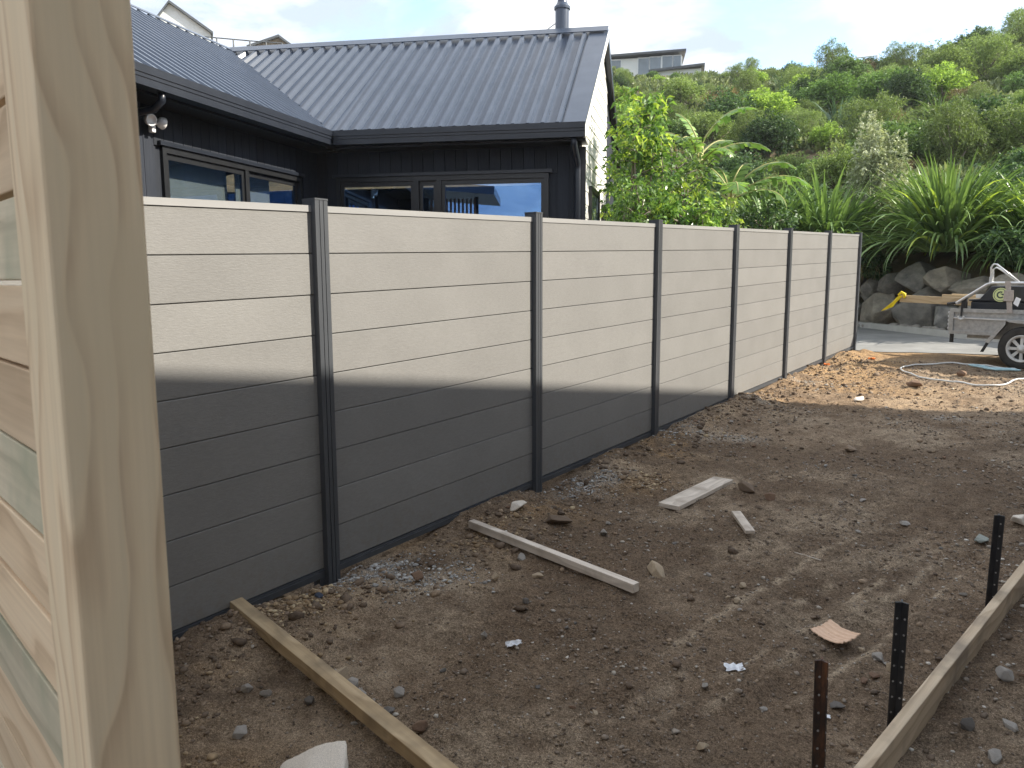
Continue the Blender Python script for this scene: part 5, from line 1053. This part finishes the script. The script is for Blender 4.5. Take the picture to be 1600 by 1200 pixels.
# ================================================================== LOOSE STONES, SCRAPS
SM = {}
def stone(x, y, w_, mat, label, asp=(1, 0.75, 0.6), seed=0, block=3.0, sink=0.12):
    key = (mat, seed % 6, block)
    if key not in SM: SM[key] = hull_mesh('stone', 100+seed % 6*7, 15, mat, 0.06) if block < 5 else rock_mesh('stone', 107, 3, 0.16, mat, block, 7, False)
    s_ = (w_*0.56*asp[0], w_*0.56*asp[1], w_*0.56*asp[2]); o = link('stone', SM[key], None, (x, y, gz(x, y)+s_[2]*(1-2*sink)*0.9), (prg.uniform(-.2, .2), prg.uniform(-.2, .2), prg.uniform(0, 6.28)), s_)
    tag(o, label, 'stone', 'loose stones on the soil'); return o
ST = [(-2.58, 2.70, 0.077, 'stone_brown', 'round brown stone right of the nearest fence post base', (1, .85, .8)), (-2.73, 3.78, 0.125, 'stone_white', 'cream wedge shaped stone behind the grey batten near the fence', (1.1, .6, .62)),
 (-2.30, 2.98, 0.05, 'stone_tan', 'small tan stone left of the paired pale stones below the grey batten', (1, .9, .9)), (-2.12, 3.10, 0.055, 'stone_tan', 'small flat tan stone just below the grey batten middle', (1.1, .7, .5)),
 (-2.01, 2.84, 0.04, 'stone_dark', 'small dark pebble alone below the grey batten', (1, .9, .8)), (-1.97, 2.47, 0.042, 'stone_grey', 'upright grey pebble left of the white scrap', (0.7, .7, 1.0)),
 (-1.65, 3.48, 0.135, 'stone_tan', 'rectangular broken brick of mortar at the right end of the grey batten', (1.15, .55, .6)), (-2.16, 3.84, 0.062, 'stone_grey', 'pale pebble pair beyond the grey batten', (1, .8, .8)),
 (-2.21, 1.86, 0.105, 'stone_tan', 'largest tan stone leaning against the long brown batten', (1.05, .9, .9)), (-2.12, 1.86, 0.06, 'stone_grey', 'grey stone touching the largest stone by the long batten', (1, .9, .9)), (-2.05, 1.83, 0.07, 'stone_grey', 'angular grey stone third in the cluster by the long batten', (1.1, .8, .7)),
 (-1.96, 1.94, 0.052, 'stone_grey', 'smooth grey stone alone right of the cluster by the long batten', (1, .9, .85)), (-1.90, 1.83, 0.055, 'stone_dark', 'dark grey stone just above the long batten', (1, .8, .7)), (-1.74, 1.82, 0.066, 'stone_brown', 'squarish brown stone near the lower end of the long batten', (1.1, .75, .7)),
 (-2.37, 1.65, 0.055, 'stone_grey', 'pale grey stone below the long batten, right one of a pair', (1, .8, .7)), (-2.44, 1.62, 0.045, 'stone_grey', 'smaller pale stone below the long batten, left one of a pair', (1, .8, .8)), (-2.24, 1.45, 0.06, 'stone_grey', 'angular grey stone near the foot of the timber post', (1.1, .9, .6)),
 (-2.20, 1.72, 0.045, 'stone_dark', 'dark stone tucked under the long batten', (1, .8, .8)), (-0.21, 5.33, 0.10, 'stone_white', 'cream white rock at the right edge beyond the last stake', (1, .9, .8)), (-0.75, 4.94, 0.09, 'stone_grey', 'flat grey slab stone in the pale wheel tracks', (1.3, .8, .3)),
 (-0.36, 4.91, 0.10, 'stone_green', 'greenish flat stone left of the farthest stake', (1.2, .8, .4)), (-0.55, 3.20, 0.055, 'stone_grey', 'blue grey stone beside the middle stake', (1.1, .8, .7)), (-0.49, 3.12, 0.05, 'stone_tan', 'upright tan flake behind the middle stake', (.8, .6, 1)), (-0.53, 3.03, 0.045, 'stone_brown', 'flat rust brown stone left of the middle stake', (1.2, .8, .5)),
 (-0.60, 2.78, 0.05, 'stone_dark', 'dark stone between the two nearer stakes', (1.2, .8, .5)), (-0.13, 3.25, 0.07, 'stone_grey', 'grey cobble right of the formwork board', (1.1, .9, .8)), (-0.21, 2.86, 0.06, 'stone_dark', 'brown cobble against the formwork board', (.9, .8, 1)), (-0.12, 2.74, 0.06, 'stone_grey', 'pale oval stone right of the formwork near the bottom edge', (1.2, .8, .5)),
 (-0.09, 2.95, 0.05, 'stone_grey', 'flat pale stone right of the formwork board, upper of two', (1.3, .8, .4)), (-0.22, 2.52, 0.085, 'stone_dark', 'large dark angular stone at the bottom right under the formwork', (1.1, .8, .7)), (-0.14, 2.45, 0.075, 'stone_grey', 'large grey stone at the bottom right corner', (1.2, .9, .6)),
 (-0.90, 2.28, 0.045, 'stone_tan', 'tan crumb stone near the bottom centre', (1, .8, .7)), (-1.46, 6.71, 0.16, 'clods', 'flat brown clod in the shaded middle distance', (1.4, .7, .35)), (-1.75, 5.05, 0.13, 'clods', 'brown clod just beyond the plank offcut', (1.3, .8, .5)), (-1.55, 4.95, 0.08, 'stone_brown', 'dark wedge stone right of the plank offcut end', (1, .7, .8)),
 (-2.78, 2.25, 0.05, 'stone_blue', 'small blue black stone below the nearest fence post', (1.2, .7, .5)), (-1.23, 3.56, 0.04, 'stone_tan', 'round tan pebble right of the mortar brick', (1, .9, .8)), (-1.20, 3.40, 0.045, 'stone_tan', 'flat tan pebble below and right of the mortar brick', (1.1, .8, .6)), (-1.87, 8.88, 0.11, 'stone_white', 'flat white block on the sunlit clay', (1.5, .7, .4)),
 (-1.52, 10.0, 0.14, 'stone_brown', 'brown clod in the sunlit clay left of the hose loop', (1.3, .8, .6)), (-2.45, 3.80, 0.14, 'clods', 'flat muddy clod beyond the grey batten', (1.4, .8, .4)), (-1.20, 11.5, 0.13, 'stone_brown', 'dark clod inside the hose loop', (1.2, .8, .7)), (-2.35, 3.28, 0.06, 'stone_grey', 'flat stone under the left end of the grey batten', (1.3, .8, .35))]
for i, (x, y, w_, mt, lab, asp) in enumerate(ST): stone(x, y, w_, mt, lab, asp, i)
stone(-1.84, 1.44, 0.165, 'stone_white', 'pale concrete block chunk at the bottom edge below the long batten', (1.15, 0.85, 0.36), 2, 9.0, 0.0)['category'] = 'block'
# many more plain stones
srg = np.random.RandomState(9); cnt = 0
while cnt < 95:
    y = 1.2+9*srg.rand()**1.4; x = srg.uniform(-2.9, 0.15-0.03*y)
    if fbm(np.array([x*1.7+5]), np.array([y*1.7+31]), 3)[0]+0.10*(x > -0.9) < 0.47: continue
    mt = ['stone_grey', 'stone_tan', 'stone_dark', 'stone_brown', 'stone_grey'][srg.randint(5)]
    zone = 'on the sunlit clay' if y > 8.2 else ('close to the fence foot' if x < -2.4 else ('right of the formwork board' if x > -0.46+(y-2)*0.144 and y < 4.6 else ('in the shaded far yard' if y > 5.3 else ('around the plank offcut' if y > 4 else ('between the grey batten and the stakes' if x > -1.6 else ('beside the grey batten' if y > 2.8 else 'around the long brown batten'))))))
    o = stone(x, y, srg.uniform(0.014, 0.030)*(1+0.08*y), mt, f'small {mt[6:]} stone bedded in soil {zone}', (1.1, 0.8, 0.55), int(srg.randint(6))); o['group'] = 'small plain stones in the yard'; cnt += 1
# scraps
def scrap(name, pts, mat, label, cat, th_=0.002):
    n = len(pts); z = [gz(p[0], p[1])+p[2] for p in pts]; o = MB().prism([(p[0], p[1], zz) for p, zz in zip(pts, z)], (0, 0, th_)).build(name, mat); tag(o, label, cat); return o
def crumple(name, x, y, wd, hd_, rot, mat, label, cat, amp, seed, n=6, th_=0.0015, curl=0.0, flute=0.0):
    rr = np.random.RandomState(seed); Vv = []; zb0 = gz(x, y)
    for j in range(n+1):
        for i in range(n+1):
            u, v_ = (i/n-0.5), (j/n-0.5); ed_ = (0.10 if n < 10 else 0.05)*(rr.rand(2)-0.5) if (i in (0, n) or j in (0, n)) else np.zeros(2); a, b = (u+ed_[0])*wd, (v_+ed_[1])*hd_
            Vv.append((x+a*math.cos(rot)-b*math.sin(rot), y+a*math.sin(rot)+b*math.cos(rot), zb0+0.008+amp*rr.rand()+curl*(4*u*u+2*max(0, v_))+flute*(j % 3 == 0)))
    f = [(j*(n+1)+i, j*(n+1)+i+1, (j+1)*(n+1)+i+1, (j+1)*(n+1)+i) for j in range(n) for i in range(n)]
    o = MB().add(Vv, f).build(name, mat, None, False); s_ = o.modifiers.new('solid', 'SOLIDIFY'); s_.thickness = th_; tag(o, label, cat); return o
crumple('paper_scrap', -1.0, 2.83, 0.075, 0.05, 0.6, 'paper_white', 'crumpled white paper scrap lying on the bare soil near the centre bottom', 'paper', 0.012, 1)
crumple('paper_scrap', -1.82, 2.48, 0.065, 0.028, 1.1, 'paper_white', 'narrow twisted white paper scrap left of centre', 'paper', 0.02, 2)
crumple('paper_scrap', -0.62, 2.70, 0.03, 0.018, 0.3, 'paper_white', 'tiny white paper fleck left of the middle stake', 'paper', 0.006, 3)
cbx = crumple('cardboard_piece', -0.745, 3.33, 0.155, 0.13, -0.45, 'cardboard', 'torn piece of brown corrugated cardboard near the nearest stake', 'cardboard', 0.0015, 4, 16, 0.004, 0.014, 0.004)
# raised flutes on the cardboard
for k, (x, y, r0) in enumerate([(-2.51, 12.57, 0.11), (-2.9, 11.57, 0.08)]):
    rr = random.Random(k); pts_ = [(x+r0*(0.6+0.5*rr.random())*math.cos(a), y+r0*1.2*(0.5+0.5*rr.random())*math.sin(a), 0.05) for a in np.linspace(0, 6.0, 9)]
    crumple('orange_tape', x, y, r0*0.9, r0*0.7, 0.5, 'marker_orange', ['crumpled orange marking tape on the soil near the far fence end', 'scrap of orange tape at the foot of the sixth fence post'][k], 'tape', 0.03, 12+k)

# look-alikes that still share a label are told apart by their order from left to right
by = {}
for o in bpy.data.objects:
    if o.parent is None and o.get('group') and o.get('label'): by.setdefault(o['label'], []).append(o)
ORD = ['leftmost', 'second leftmost', 'third leftmost', 'fourth leftmost']
for lab, os_ in by.items():
    n = len(os_)
    if 2 <= n <= 8:
        os_.sort(key=lambda o: math.atan2(o.location.x, o.location.y))
        for i, o in enumerate(os_):
            wd = {0: 'leftmost', n-1: 'rightmost'}.get(i) or ('middle' if n == 3 else (ORD[i] if i < 4 else ['rightmost', 'second rightmost', 'third rightmost', 'fourth rightmost'][n-1-i]))
            o['label'] = f'{wd} {lab}'

# ================================================================== VEIL IN PLACE OF LENS GLARE
hz = NT('veil_volume'); hz.N.remove(hz.b); pv = hz.n('ShaderNodeVolumePrincipled'); pv.inputs['Color'].default_value = (0.92, 0.96, 1.0, 1); pv.inputs['Density'].default_value = 0.0005; pv.inputs['Anisotropy'].default_value = 0.3
hz.l(pv.outputs[0], hz.o.inputs['Volume'])
hb = MB().bb((-950, -950, -2.5), (950, 950, 31)).build('glare_veil', 'veil_volume'); hb['kind'] = 'stuff'; hb['label'] = 'thin pale veil added in place of lens glare over the hillside'; hb['category'] = 'glare_veil'  # thin volume added to lighten the far slope as lens glare does
